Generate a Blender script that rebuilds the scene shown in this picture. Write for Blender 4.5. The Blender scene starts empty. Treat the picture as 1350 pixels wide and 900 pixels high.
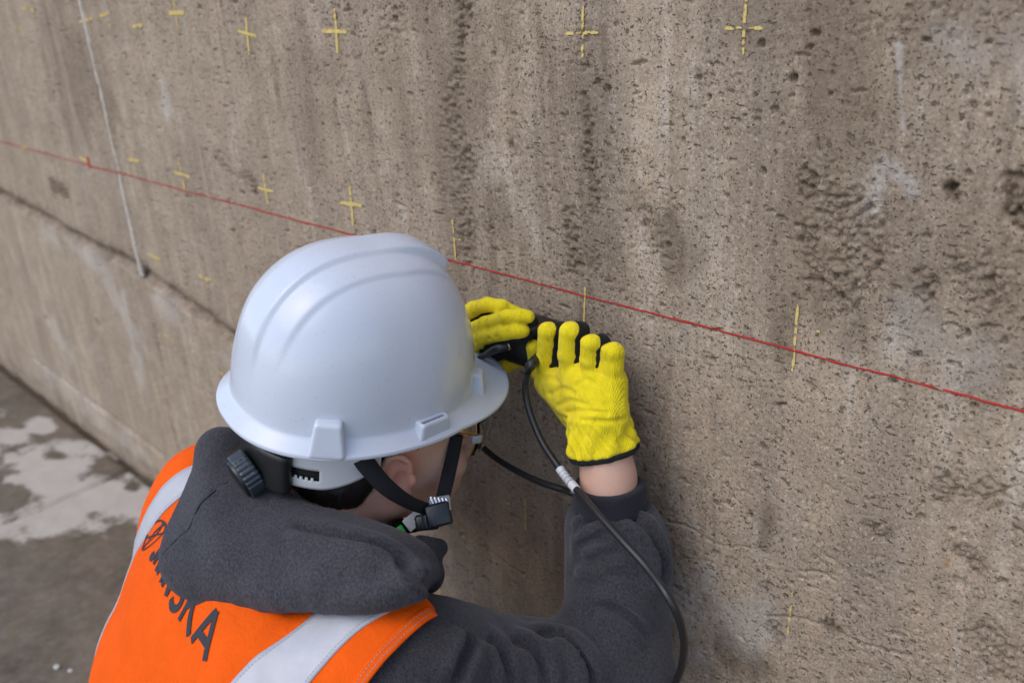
import bpy, bmesh, math, time
import numpy as np
from mathutils import Vector, Matrix

T0 = time.time()
# ------------------------------------------------------------------ camera, world, sun, exposure
scene = bpy.context.scene
COL = scene.collection
F_PX, CX, CY = 1211.61, 675.0, 450.0                  # focal length in pixels of a 1350 px wide frame
RW = np.array([[0.69847391, 0.23189334, -0.67702266],
               [0.71302831, -0.30618898, 0.63074475],
               [-0.06103137, -0.92329507, -0.37921153]])
CAM = np.array([0.0, -0.75, 1.205])                   # wall face is the plane Y = 0, floor is Z = 0
cam_d = bpy.data.cameras.new('camera')
cam = bpy.data.objects.new('camera', cam_d)
COL.objects.link(cam)
scene.camera = cam
right, down, fwd = RW[:, 0], RW[:, 1], RW[:, 2]
m4 = Matrix.Identity(4)
for i in range(3):
    m4[i][0] = right[i]; m4[i][1] = -down[i]; m4[i][2] = -fwd[i]; m4[i][3] = CAM[i]
cam.matrix_world = m4
cam_d.sensor_width = 36.0
cam_d.lens = F_PX / 1350 * 36.0
cam_d.clip_start = 0.02
cam_d.clip_end = 500
cam_d.dof.use_dof = True
cam_d.dof.focus_distance = 0.93
cam_d.dof.aperture_fstop = 4.8

SUN_EL, SUN_AZ = math.radians(54), math.radians(192)  # azimuth clockwise from +Y
wd = bpy.data.worlds.new('World')
scene.world = wd
wd.use_nodes = True
nt = wd.node_tree
sky = nt.nodes.new('ShaderNodeTexSky')
sky.sky_type = 'NISHITA'
sky.sun_disc = False
sky.sun_elevation = SUN_EL
sky.sun_rotation = SUN_AZ
sky.air_density = 1.0
sky.dust_density = 1.6
sky.ozone_density = 1.0
bg = nt.nodes['Background']
nt.links.new(sky.outputs[0], bg.inputs[0])
bg.inputs[1].default_value = 0.15
sl = bpy.data.lights.new('sun', 'SUN')
sl.energy = 0.5
sl.angle = math.radians(55)
sl.color = (1.0, 0.965, 0.92)
sun = bpy.data.objects.new('sun', sl)
COL.objects.link(sun)
sd = Vector((math.sin(SUN_AZ) * math.cos(SUN_EL), math.cos(SUN_AZ) * math.cos(SUN_EL), math.sin(SUN_EL)))
sun.rotation_euler = sd.to_track_quat('Z', 'Y').to_euler()
scene.view_settings.view_transform = 'Standard'
scene.view_settings.look = 'None'
scene.view_settings.exposure = 0.80
scene.view_settings.gamma = 1.0


def P(px, py, Y=None, z=None):
    """the place whose picture is (px, py), on the plane Y or at camera depth z (metres)"""
    w = RW @ np.array([(px - CX) / F_PX, (py - CY) / F_PX, 1.0])
    t = z if z is not None else (Y - CAM[1]) / w[1]
    return CAM + w * t


def V3(*a):
    return np.array(a, float)


def nrm(v):
    v = np.asarray(v, float)
    return v / np.linalg.norm(v)


# ------------------------------------------------------------------ materials
def mat(name, rough=0.6, spec=0.5):
    m = bpy.data.materials.new(name)
    m.use_nodes = True
    b = m.node_tree.nodes['Principled BSDF']
    b.inputs['Roughness'].default_value = rough
    b.inputs['Specular IOR Level'].default_value = spec
    return m, m.node_tree, b


class NB:
    def __init__(s, nt):
        s.nt = nt

    def n(s, t, **kw):
        x = s.nt.nodes.new(t)
        for k, v in kw.items():
            setattr(x, k, v)
        return x

    def link(s, a, b):
        s.nt.links.new(a, b)

    def coord(s, scale=(1, 1, 1), rot=(0, 0, 0)):
        c = s.n('ShaderNodeTexCoord')
        m = s.n('ShaderNodeMapping')
        m.inputs['Scale'].default_value = scale
        m.inputs['Rotation'].default_value = rot
        s.link(c.outputs['Object'], m.inputs[0])
        return m.outputs[0]

    def noise(s, co, scale, detail=4, rough=0.55, dist=0.0):
        t = s.n('ShaderNodeTexNoise')
        t.inputs['Scale'].default_value = scale
        t.inputs['Detail'].default_value = detail
        t.inputs['Roughness'].default_value = rough
        t.inputs['Distortion'].default_value = dist
        s.link(co, t.inputs['Vector'])
        return t.outputs[0]

    def ramp(s, f, stops):
        r = s.n('ShaderNodeValToRGB')
        e = r.color_ramp.elements
        while len(e) < len(stops):
            e.new(0.5)
        for i, (p, c) in enumerate(stops):
            e[i].position = p
            e[i].color = (c, c, c, 1) if isinstance(c, (int, float)) else (*c, 1)
        s.link(f, r.inputs[0])
        return r.outputs[0]

    def mix(s, fac, a, b, mode='MIX'):
        x = s.n('ShaderNodeMix', data_type='RGBA', blend_type=mode)
        for i, v in ((0, fac), (6, a), (7, b)):
            if isinstance(v, (int, float)):
                x.inputs[i].default_value = v
            elif isinstance(v, tuple):
                x.inputs[i].default_value = (*v, 1)
            else:
                s.link(v, x.inputs[i])
        return x.outputs[2]

    def math(s, op, a, b=0.0, clamp=False):
        x = s.n('ShaderNodeMath', operation=op, use_clamp=clamp)
        for i, v in enumerate((a, b)):
            if isinstance(v, (int, float)):
                x.inputs[i].default_value = v
            else:
                s.link(v, x.inputs[i])
        return x.outputs[0]

    def attr(s, name):
        a = s.n('ShaderNodeAttribute', attribute_name=name)
        return a.outputs['Fac']

    def bump(s, h, strength, dist, prev=None):
        b = s.n('ShaderNodeBump')
        b.inputs['Strength'].default_value = strength
        b.inputs['Distance'].default_value = dist
        s.link(h, b.inputs['Height'])
        if prev is not None:
            s.link(prev, b.inputs['Normal'])
        return b.outputs[0]


def m_wall():
    m, nt, b = mat('weathered_concrete', 0.9, 0.25)
    k = NB(nt)
    co = k.coord()
    big = k.noise(co, 2.2, 4, 0.6)
    c = k.mix(k.ramp(big, [(0.3, 0.0), (0.7, 1.0)]), (0.375, 0.280, 0.192), (0.465, 0.360, 0.260))
    st = k.noise(k.coord((1, 1, 0.07)), 26, 4, 0.6)
    patch = k.ramp(k.noise(co, 2.6, 3, 0.6), [(0.38, 0.15), (0.62, 1.0)])
    c = k.mix(k.math('MULTIPLY', k.ramp(st, [(0.36, 0.62), (0.53, 0.0)]), patch), c, (0.27, 0.205, 0.145))
    st2 = k.noise(k.coord((1, 1, 0.05)), 55, 3, 0.6)
    c = k.mix(k.ramp(st2, [(0.53, 0.0), (0.70, 0.6)]), c, (0.56, 0.48, 0.39))
    st3 = k.noise(k.coord((1, 1, 0.10)), 9, 5, 0.65)
    c = k.mix(k.math('MULTIPLY', k.ramp(st3, [(0.41, 0.8), (0.56, 0.0)]), patch), c, (0.25, 0.195, 0.148))
    med = k.noise(co, 17, 5, 0.65)
    c = k.mix(k.ramp(med, [(0.42, 0.0), (0.66, 0.75)]), c, (0.29, 0.222, 0.158))
    pale = k.noise(co, 6.0, 4, 0.7, 0.6)
    c = k.mix(k.ramp(pale, [(0.58, 0.0), (0.72, 0.4)]), c, (0.53, 0.46, 0.39))
    sp = k.noise(co, 330, 3, 0.7)
    c = k.mix(k.ramp(sp, [(0.36, 0.6), (0.45, 0.0), (0.62, 0.0)]), c, (0.15, 0.112, 0.082))
    c = k.mix(k.ramp(sp, [(0.55, 0.0), (0.72, 0.65)]), c, (0.64, 0.555, 0.45))
    sp2 = k.noise(co, 150, 4, 0.75)
    c = k.mix(k.ramp(sp2, [(0.34, 0.5), (0.47, 0.0)]), c, (0.21, 0.16, 0.118))
    # open pores: small holes coloured darker, some of them torn sideways by the formwork
    dens = k.noise(co, 3.1, 4, 0.65)
    pores = None
    for sc, stretch, r0, r1, keep in ((130, (1, 1, 1), .08, .19, .66), (360, (1, 1, 1.0), .15, .30, .48), (170, (.42, 1, 1.25), .10, .21, .60)):
        vo = k.n('ShaderNodeTexVoronoi')
        vo.inputs['Scale'].default_value = sc
        wob = k.mix(0.004, k.coord(stretch, (0, 0.2 if sc == 170 else 0, 0)), k.n('ShaderNodeTexNoise').outputs[1], 'LINEAR_LIGHT')
        wn = wob.node.inputs[7].links[0].from_node
        wn.inputs['Scale'].default_value = 220
        k.link(co, wn.inputs['Vector'])
        k.link(wob, vo.inputs['Vector'])
        sepc = k.n('ShaderNodeSeparateColor')
        k.link(vo.outputs['Color'], sepc.inputs[0])
        on = k.math('GREATER_THAN', k.math('ADD', sepc.outputs[0], k.math('MULTIPLY', k.math('SUBTRACT', dens, .5), 1.9)), keep)
        rad = k.math('MULTIPLY', vo.outputs['Distance'], k.math('ADD', .55, k.math('MULTIPLY', sepc.outputs[1], 1.2)))
        pm = k.math('MULTIPLY', k.ramp(rad, [(r0, 1.0), (r1, 0.0)]), on)
        pores = pm if pores is None else k.math('MAXIMUM', pores, pm)
    c = k.mix(k.math('MULTIPLY', pores, 0.78), c, (0.095, 0.068, 0.048))
    rust = k.noise(co, 30, 2, 0.5)
    c = k.mix(k.ramp(rust, [(0.735, 0.0), (0.78, 0.55)]), c, (0.33, 0.16, 0.06))
    c = k.mix(k.math('MULTIPLY', k.math('MULTIPLY', k.attr('grime'), k.ramp(k.noise(co, 120, 4, 0.7), [(0.3, 1.0), (0.7, 0.45)])), 0.97, True), c, (0.125, 0.088, 0.058))
    c = k.mix(k.math('MULTIPLY', k.attr('lime'), 0.8, True), c, (0.56, 0.53, 0.49))
    k.link(c, b.inputs['Base Color'])
    h = k.noise(co, 420, 5, 0.7)
    h2 = k.noise(co, 130, 3, 0.6)
    n1 = k.bump(h, 0.75, 0.0012)
    n1 = k.bump(k.math('SUBTRACT', 1.0, pores), 0.8, 0.002, n1)
    n2 = k.bump(h2, 0.25, 0.002, n1)
    k.link(n2, b.inputs['Normal'])
    return m


def m_floor():
    m, nt, b = mat('damp_concrete_floor', 0.75, 0.4)
    k = NB(nt)
    co = k.coord()
    n0 = k.ramp(k.noise(co, 7, 6, 0.7), [(0.32, 0.0), (0.68, 1.0)])
    dark = k.mix(n0, (0.075, 0.055, 0.035), (0.16, 0.122, 0.083))
    gr = k.noise(co, 34, 6, 0.75)
    dark = k.mix(k.ramp(gr, [(0.45, 0.0), (0.7, 0.6)]), dark, (0.20, 0.168, 0.13))
    light = k.mix(k.noise(co, 9, 4, 0.6), (0.37, 0.325, 0.275), (0.46, 0.415, 0.36))
    dry = k.attr('dry')
    edge = k.math('ADD', dry, k.math('MULTIPLY', k.math('SUBTRACT', k.noise(co, 9, 6, 0.7), 0.5), 1.9))
    msk = k.ramp(edge, [(0.36, 0.0), (0.62, 1.0)])
    c = k.mix(msk, dark, light)
    k.link(c, b.inputs['Base Color'])
    k.link(k.ramp(msk, [(0.0, 0.55), (1.0, 0.9)]), b.inputs['Roughness'])
    k.link(k.bump(gr, 0.5, 0.003), b.inputs['Normal'])
    return m


def m_helmet():
    m, nt, b = mat('white_helmet_plastic', 0.22, 0.5)
    k = NB(nt)
    co = k.coord()
    c = k.mix(k.noise(co, 14, 3), (0.54, 0.578, 0.65), (0.57, 0.606, 0.678))
    scuff = k.noise(k.coord((1, 1, 7), (0.4, 0.3, 0)), 55, 6, 0.75)
    c = k.mix(k.ramp(scuff, [(0.58, 0.0), (0.70, 0.30)]), c, (0.45, 0.44, 0.43))
    c = k.mix(k.ramp(k.noise(co, 420, 2, 0.5), [(0.67, 0.0), (0.74, 0.5)]), c, (0.38, 0.34, 0.29))
    k.link(c, b.inputs['Base Color'])
    k.link(k.ramp(k.noise(co, 40, 4), [(0.3, 0.13), (0.7, 0.22)]), b.inputs['Roughness'])
    k.link(k.bump(k.noise(co, 900, 2), 0.06, 0.0005), b.inputs['Normal'])
    b.inputs['Subsurface Weight'].default_value = 0.06
    b.inputs['Subsurface Radius'].default_value = (0.01, 0.01, 0.01)
    return m


def m_cloth(name, c0, c1, fine=900, rough=0.95, bump=0.35, sheen=0.25, streak=(1, 1, 1), wr=0.0, sheencol=(0.5, 0.5, 0.55)):
    m, nt, b = mat(name, rough, 0.15)
    k = NB(nt)
    co = k.coord()
    f = k.noise(k.coord(streak), fine, 3, 0.7)
    c = k.mix(k.ramp(f, [(0.33, 0.0), (0.67, 1.0)]), c0, c1)
    f2 = k.noise(co, 25, 4, 0.6)
    c = k.mix(k.ramp(f2, [(0.3, 0.3), (0.7, 0.0)]), c, tuple(x * 0.72 for x in c0))
    k.link(c, b.inputs['Base Color'])
    nb = k.bump(f, bump, 0.0008)
    if wr:
        nb = k.bump(k.noise(co, 38, 3, 0.55, 0.8), wr, 0.004, nb)
    k.link(nb, b.inputs['Normal'])
    b.inputs['Sheen Weight'].default_value = sheen
    b.inputs['Sheen Roughness'].default_value = 0.6
    b.inputs['Sheen Tint'].default_value = (*sheencol, 1)
    return m


def m_plain(name, col, rough=0.5, spec=0.5, metal=0.0, var=0.15, scale=60, bump=0.0):
    m, nt, b = mat(name, rough, spec)
    k = NB(nt)
    co = k.coord()
    c = k.mix(k.noise(co, scale, 4, 0.6), tuple(x * (1 - var) for x in col), tuple(min(1, x * (1 + var)) for x in col))
    k.link(c, b.inputs['Base Color'])
    b.inputs['Metallic'].default_value = metal
    if bump:
        k.link(k.bump(k.noise(co, scale * 12, 3), bump, 0.0006), b.inputs['Normal'])
    return m


def m_skin():
    m, nt, b = mat('skin', 0.5, 0.35)
    k = NB(nt)
    co = k.coord()
    c = k.mix(k.noise(co, 45, 4, 0.6), (0.56, 0.325, 0.235), (0.66, 0.405, 0.30))
    c = k.mix(k.math('MULTIPLY', k.attr('flush'), 0.75, True), c, (0.64, 0.25, 0.18))
    c = k.mix(k.ramp(k.noise(co, 500, 2), [(0.62, 0.0), (0.75, 0.35)]), c, (0.36, 0.17, 0.11))
    k.link(c, b.inputs['Base Color'])
    b.inputs['Subsurface Weight'].default_value = 0.18
    b.inputs['Subsurface Radius'].default_value = (0.008, 0.003, 0.0015)
    b.inputs['Subsurface Scale'].default_value = 0.6
    k.link(k.bump(k.noise(co, 1100, 3), 0.18, 0.0006), b.inputs['Normal'])
    return m


def m_chalk(name, col):
    m, nt, b = mat(name, 0.95, 0.1)
    k = NB(nt)
    co = k.coord()
    c = k.mix(k.noise(co, 300, 4, 0.7), tuple(x * 0.75 for x in col), tuple(min(1, x * 1.15) for x in col))
    k.link(c, b.inputs['Base Color'])
    k.link(k.bump(k.noise(co, 420, 5, 0.7), 0.7, 0.001), b.inputs['Normal'])
    return m


def m_glove():
    m, nt, b = mat('yellow_glove_knit', 0.85, 0.15)
    k = NB(nt)
    co = k.coord()
    f = k.noise(co, 900, 3, 0.7)
    c = k.mix(f, (0.77, 0.60, 0.010), (0.90, 0.735, 0.020))
    soil = k.noise(k.coord((1, 1, 0.4)), 75, 5, 0.7, 0.5)
    c = k.mix(k.ramp(soil, [(0.34, 0.5), (0.46, 0.0)]), c, (0.42, 0.32, 0.008))
    w = k.noise(co, 22, 3, 0.6)
    c = k.mix(k.ramp(w, [(0.3, 0.35), (0.55, 0.0)]), c, (0.66, 0.50, 0.006))
    k.link(c, b.inputs['Base Color'])
    rib = k.n('ShaderNodeTexWave', wave_type='BANDS', bands_direction='X')
    rib.inputs['Scale'].default_value = 210
    rib.inputs['Distortion'].default_value = 2.2
    rib.inputs['Detail'].default_value = 2
    rib.inputs['Detail Scale'].default_value = 0.4
    k.link(k.coord((1, 0.6, 0.12)), rib.inputs[0])
    n1 = k.bump(rib.outputs[1], 0.35, 0.0012)
    n1 = k.bump(k.noise(k.coord((1, 1, 0.22)), 130, 3, 0.6, 0.8), 0.65, 0.003, n1)
    n1 = k.bump(f, 0.4, 0.0008, n1)
    k.link(n1, b.inputs['Normal'])
    b.inputs['Sheen Weight'].default_value = 0.1
    return m


def m_glass():
    m, nt, b = mat('clear_lens', 0.03, 0.5)
    b.inputs['Base Color'].default_value = (0.93, 0.95, 0.94, 1)
    b.inputs['Transmission Weight'].default_value = 1.0
    b.inputs['IOR'].default_value = 1.2
    return m


M = dict(
    wall=m_wall(), floor=m_floor(), helmet=m_helmet(), skin=m_skin(), glass=m_glass(),
    hoodie=m_cloth('charcoal_fleece', (0.019, 0.018, 0.0205), (0.061, 0.058, 0.063), 620, 0.95, 0.8, 0.30, (0.75, 0.75, 0.4), 0.3),
    hoodtop=m_cloth('charcoal_fleece_outer', (0.022, 0.021, 0.024), (0.068, 0.065, 0.072), 600, 0.95, 0.7, 0.2, (0.75, 0.75, 0.4), 0.25),
    cuff=m_cloth('dark_rib_knit', (0.016, 0.015, 0.02), (0.03, 0.03, 0.036), 700, 0.9, 0.5, 0.15),
    vest=m_cloth('orange_hi_vis_polyester', (0.80, 0.090, 0.001), (0.90, 0.120, 0.003), 1200, 0.8, 0.5, 0.0, (1, 1, 1), 0.6),
    stripe=m_plain('silver_reflective_tape', (0.43, 0.43, 0.45), 0.45, 0.4, 0.1, 0.10, 60, 0.5),
    print=m_plain('dark_print', (0.032, 0.032, 0.04), 0.7, 0.3, 0.0, 0.3, 300),
    glove=m_glove(),
    black=m_cloth('black_glove_knit', (0.010, 0.010, 0.011), (0.02, 0.02, 0.021), 700, 0.85, 0.4, 0.05),
    strap=m_plain('black_webbing', (0.012, 0.012, 0.014), 0.75, 0.3, 0, 0.3, 200, 0.5),
    plastic=m_plain('black_plastic', (0.012, 0.012, 0.013), 0.35, 0.5, 0, 0.2, 90, 0.15),
    knob=m_plain('slate_grey_plastic', (0.032, 0.042, 0.052), 0.25, 0.5, 0, 0.1, 60, 0.1),
    rubber=m_plain('black_rubber', (0.016, 0.016, 0.018), 0.38, 0.5, 0, 0.25, 120, 0.15),
    band=m_plain('white_nylon_band', (0.62, 0.61, 0.62), 0.45, 0.4, 0, 0.05, 50, 0.1),
    grey=m_plain('grey_plastic', (0.33, 0.34, 0.36), 0.35, 0.5, 0, 0.15, 80, 0.1),
    green=m_plain('green_plastic', (0.02, 0.42, 0.05), 0.45, 0.4, 0, 0.2, 80),
    label=m_plain('white_sleeve_tag', (0.66, 0.66, 0.66), 0.5, 0.4, 0, 0.1, 150),
    gold=m_plain('gold_metal', (0.75, 0.52, 0.22), 0.28, 0.5, 1.0, 0.1, 60),
    silver=m_plain('steel', (0.6, 0.6, 0.6), 0.3, 0.5, 1.0, 0.1, 60),
    hair=m_plain('black_hair', (0.017, 0.0125, 0.0105), 0.45, 0.5, 0, 0.4, 200, 0.4),
    yellow_paint=m_chalk('yellow_marking_chalk', (0.66, 0.50, 0.17)),
    red_paint=m_chalk('red_marking_chalk', (0.40, 0.042, 0.034)),
    trousers=m_cloth('dark_trousers', (0.02, 0.022, 0.028), (0.035, 0.037, 0.045), 900),
    boot=m_plain('dark_boot_leather', (0.03, 0.022, 0.016), 0.5, 0.4, 0, 0.3, 60, 0.3),
    thread=m_plain('grey_thread', (0.30, 0.30, 0.31), 0.8, 0.2),
    stone=m_plain('pale_stone', (0.42, 0.40, 0.37), 0.9, 0.2, 0, 0.2, 60, 0.5),
)

# ------------------------------------------------------------------ object helpers
LOC = {}


def obj(name, verts, faces, material, parent=None, loc=None, smooth=True, attrs=None):
    """one mesh object; verts are world coordinates"""
    me = bpy.data.meshes.new(name)
    verts = np.asarray(verts, np.float64)
    base = LOC.get(parent, np.zeros(3)) if parent is not None else (np.asarray(loc, float) if loc is not None else np.zeros(3))
    v = (verts - base).astype(np.float32)
    if isinstance(faces, np.ndarray):
        n, kk = faces.shape
        me.vertices.add(len(v)); me.vertices.foreach_set('co', v.ravel())
        me.loops.add(n * kk); me.loops.foreach_set('vertex_index', faces.astype(np.int32).ravel())
        me.polygons.add(n)
        me.polygons.foreach_set('loop_start', np.arange(0, n * kk, kk, dtype=np.int32))
        me.update(calc_edges=True)
    else:
        me.from_pydata([tuple(map(float, a)) for a in v], [], [tuple(int(q) for q in f) for f in faces])
    if attrs:
        for an, av in attrs.items():
            a = me.attributes.new(an, 'FLOAT', 'POINT')
            a.data.foreach_set('value', np.asarray(av, np.float32))
    me.validate()
    me.polygons.foreach_set('use_smooth', np.full(len(me.polygons), smooth))
    me.materials.append(material)
    o = bpy.data.objects.new(name, me)
    COL.objects.link(o)
    if parent is not None:
        o.parent = parent
    else:
        o.location = base
    LOC[o] = base
    return o


def thing(name, label, cat, loc, group=None):
    o = bpy.data.objects.new(name, None)
    COL.objects.link(o)
    o.location = loc
    o.empty_display_size = 0.05
    LOC[o] = np.asarray(loc, float)
    tag(o, label, cat, group)
    return o


def tag(o, label, cat, group=None):
    o['label'] = label
    o['category'] = cat
    if group:
        o['group'] = group


def auto_sharp(o, deg=35):
    for e in (o.data,):
        bm = bmesh.new(); bm.from_mesh(e)
        for ed in bm.edges:
            if len(ed.link_faces) == 2 and ed.calc_face_angle(0) > math.radians(deg):
                ed.smooth = False
        bm.to_mesh(e); bm.free()


# ------------------------------------------------------------------ noise
def _h(i, j, k, s):
    n = (i.astype(np.int64) * 374761393 + j.astype(np.int64) * 668265263 + k.astype(np.int64) * 2147483647 + s * 1274126177) & 0xffffffff
    n = ((n ^ (n >> 13)) * 1274126177) & 0xffffffff
    n = n ^ (n >> 16)
    return (n & 0xffff).astype(np.float32) / 65535.0


def noise3(p, s=0):
    f = np.floor(p); t = (p - f).astype(np.float32); t = t * t * (3 - 2 * t)
    i, j, k = (f[..., a].astype(np.int64) for a in range(3))
    r = 0
    for a in (0, 1):
        wa = t[..., 0] if a else 1 - t[..., 0]
        for b in (0, 1):
            wb = t[..., 1] if b else 1 - t[..., 1]
            for c in (0, 1):
                wc = t[..., 2] if c else 1 - t[..., 2]
                r = r + wa * wb * wc * _h(i + a, j + b, k + c, s)
    return r * 2 - 1


def noise2(x, y, s=0):
    fx, fy = np.floor(x), np.floor(y)
    tx, ty = (x - fx).astype(np.float32), (y - fy).astype(np.float32)
    tx = tx * tx * (3 - 2 * tx); ty = ty * ty * (3 - 2 * ty)
    i, j = fx.astype(np.int64), fy.astype(np.int64)
    z = np.zeros_like(i)
    a = _h(i, j, z, s) * (1 - tx) + _h(i + 1, j, z, s) * tx
    b = _h(i, j + 1, z, s) * (1 - tx) + _h(i + 1, j + 1, z, s) * tx
    return (a * (1 - ty) + b * ty) * 2 - 1


def fbm2(x, y, s=0, oct=4, g=0.5):
    r, a = 0, 1.0
    for o in range(oct):
        r = r + a * noise2(x * 2 ** o, y * 2 ** o, s + o * 17)
        a *= g
    return r


def fbm3(p, s=0, oct=3, g=0.5):
    r, a = 0, 1.0
    for o in range(oct):
        r = r + a * noise3(p * 2 ** o, s + 31 * o)
        a *= g
    return r


def sstep(a, b, x):
    t = np.clip((x - a) / (b - a), 0, 1)
    return t * t * (3 - 2 * t)


# ------------------------------------------------------------------ signed distance modelling
def ell(p, c, r, R=None):
    q = p - np.asarray(c)
    if R is not None:
        q = q @ R
    r = np.asarray(r, float)
    k0 = np.sqrt(((q / r) ** 2).sum(-1))
    k1 = np.sqrt(((q / (r * r)) ** 2).sum(-1)) + 1e-9
    return k0 * (k0 - 1) / k1 * (k0 > 0.2) + (k0 <= 0.2) * (-r.min() * 0.8)


def cone(p, a, b, ra, rb):
    a = np.asarray(a, float); b = np.asarray(b, float)
    d = b - a
    t = np.clip(((p - a) @ d) / max(d @ d, 1e-12), 0, 1)
    q = p - a - t[..., None] * d
    return np.sqrt((q * q).sum(-1)) - (ra + (rb - ra) * t)


def poly(p, pts, rad, k=0.0):
    r = None
    if np.isscalar(rad):
        rad = [rad] * len(pts)
    for i in range(len(pts) - 1):
        d = cone(p, pts[i], pts[i + 1], rad[i], rad[i + 1])
        r = d if r is None else (smin(r, d, k) if k else np.minimum(r, d))
    return r


def foldline(p, pts):
    """distance to an open line, and a weight that fades out at its two ends"""
    best = np.full(p.shape[:-1], 9.0); w = np.zeros(p.shape[:-1])
    n = len(pts) - 1
    for i in range(n):
        a, b = pts[i], pts[i + 1]
        d = b - a
        t = np.clip(((p - a) @ d) / max(d @ d, 1e-12), 0, 1)
        q = p - a - t[..., None] * d
        r = np.sqrt((q * q).sum(-1))
        m = r < best
        best = np.where(m, r, best); w = np.where(m, (i + t) / n, w)
    return best, np.clip(np.sin(np.pi * np.clip(w, 0, 1)), 0, 1) ** 0.6


def box(p, c, half, rad, R=None):
    q = p - np.asarray(c)
    if R is not None:
        q = q @ R
    q = np.abs(q) - (np.asarray(half) - rad)
    return np.sqrt((np.maximum(q, 0) ** 2).sum(-1)) + np.minimum(q.max(-1), 0) - rad


def smin(a, b, k):
    h = np.clip(0.5 + 0.5 * (b - a) / k, 0, 1)
    return b + (a - b) * h - k * h * (1 - h)


def smax(a, b, k):
    return -smin(-a, -b, k)


def nets(fn0, lo, hi, h, B=8, warp=None, slack=1.0):
    fn = fn0 if warp is None else (lambda q: fn0(warp(q)))
    lo = np.asarray(lo, float); hi = np.asarray(hi, float)
    nb = np.ceil((hi - lo) / (h * B)).astype(int)
    n = nb * B
    bc = np.stack(np.meshgrid(*[np.arange(k) for k in nb], indexing='ij'), -1).reshape(-1, 3)
    dc = fn(lo + (bc * B + (B - 1) / 2) * h)
    act = np.abs(dc) < (B * h * 0.87 * 1.3 + 3 * h) * slack
    F = np.empty(n, np.float32)
    F.reshape(nb[0], B, nb[1], B, nb[2], B)[...] = np.sign(dc).reshape(nb)[:, None, :, None, :, None]
    off = np.stack(np.meshgrid(*[np.arange(B)] * 3, indexing='ij'), -1).reshape(-1, 3)
    ab = bc[act]
    for s in range(0, len(ab), 600):
        idx = (ab[s:s + 600, None, :] * B + off[None]).reshape(-1, 3)
        F[idx[:, 0], idx[:, 1], idx[:, 2]] = fn(lo + idx * h)
    S = F < 0
    S[0] = S[-1] = False; S[:, 0] = S[:, -1] = False; S[:, :, 0] = S[:, :, -1] = False
    F[~S & (F < 0)] = h * 0.5
    c = [slice(0, -1), slice(1, None)]
    cnt = np.zeros(n - 1, np.int8)
    for a in (0, 1):
        for b in (0, 1):
            for d in (0, 1):
                cnt += S[c[a], c[b], c[d]]
    cells = np.argwhere((cnt > 0) & (cnt < 8))
    vid = np.full(n - 1, -1, np.int64)
    vid[cells[:, 0], cells[:, 1], cells[:, 2]] = np.arange(len(cells))
    corner = {}
    for a in (0, 1):
        for b in (0, 1):
            for d in (0, 1):
                corner[a, b, d] = F[cells[:, 0] + a, cells[:, 1] + b, cells[:, 2] + d]
    acc = np.zeros((len(cells), 3)); num = np.zeros(len(cells))
    for ax in range(3):
        for u in (0, 1):
            for w in (0, 1):
                k0 = [u, w]; k0.insert(ax, 0); k1 = [u, w]; k1.insert(ax, 1)
                f0, f1 = corner[tuple(k0)], corner[tuple(k1)]
                mk = (f0 < 0) != (f1 < 0)
                t = np.where(mk, f0 / np.where(mk, f0 - f1, 1), 0)
                pos = np.tile(np.array(k0, float), (len(cells), 1)); pos[:, ax] = t
                acc += pos * mk[:, None]; num += mk
    verts = lo + (cells + acc / num[:, None]) * h
    quads = []
    for ax in range(3):
        sl0 = [slice(None)] * 3; sl1 = [slice(None)] * 3
        sl0[ax] = slice(0, -1); sl1[ax] = slice(1, None)
        ed = np.argwhere(S[tuple(sl0)] != S[tuple(sl1)])
        ins = S[ed[:, 0], ed[:, 1], ed[:, 2]]
        u, w = [(1, 2), (2, 0), (0, 1)][ax]
        q = []
        for du, dw in ((-1, -1), (0, -1), (0, 0), (-1, 0)):
            e = ed.copy(); e[:, u] += du; e[:, w] += dw
            q.append(vid[e[:, 0], e[:, 1], e[:, 2]])
        q = np.stack(q, -1)
        q[~ins] = q[~ins][:, ::-1]
        quads.append(q)
    return (verts if warp is None else warp(verts)), np.concatenate(quads)


def grad(fn, p, e=0.0015):
    g = np.stack([fn(p + np.eye(3)[i] * e) - fn(p - np.eye(3)[i] * e) for i in range(3)], -1)
    return g / (np.linalg.norm(g, axis=-1, keepdims=True) + 1e-9)


def relax(v, f, it=1, lam=0.5):
    """light smoothing of a quad mesh"""
    for _ in range(it):
        acc = np.zeros_like(v); cnt = np.zeros(len(v))
        for a in range(4):
            for b in (1, 3):
                np.add.at(acc, f[:, a], v[f[:, (a + b) % 4]])
                np.add.at(cnt, f[:, a], 1)
        v = v + lam * (acc / np.maximum(cnt, 1)[:, None] - v)
    return v


def trace(fn, o, d, tmax=3.0, t0=0.0, it=120):
    t = np.full(len(o), t0)
    for _ in range(it):
        s = fn(o + d * t[:, None])
        t = t + np.clip(s * 0.8, -0.05, 0.05)
    return o + d * t[:, None], np.abs(s) < 0.004


def pix_on(fn, pts, tmin=0.6):
    """points of a surface seen at the given picture positions"""
    o = np.tile(CAM, (len(pts), 1))
    d = np.array([nrm(P(a, b, z=1.0) - CAM) for a, b in pts])
    q, ok = trace(fn, o, d, t0=tmin)
    return q


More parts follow.
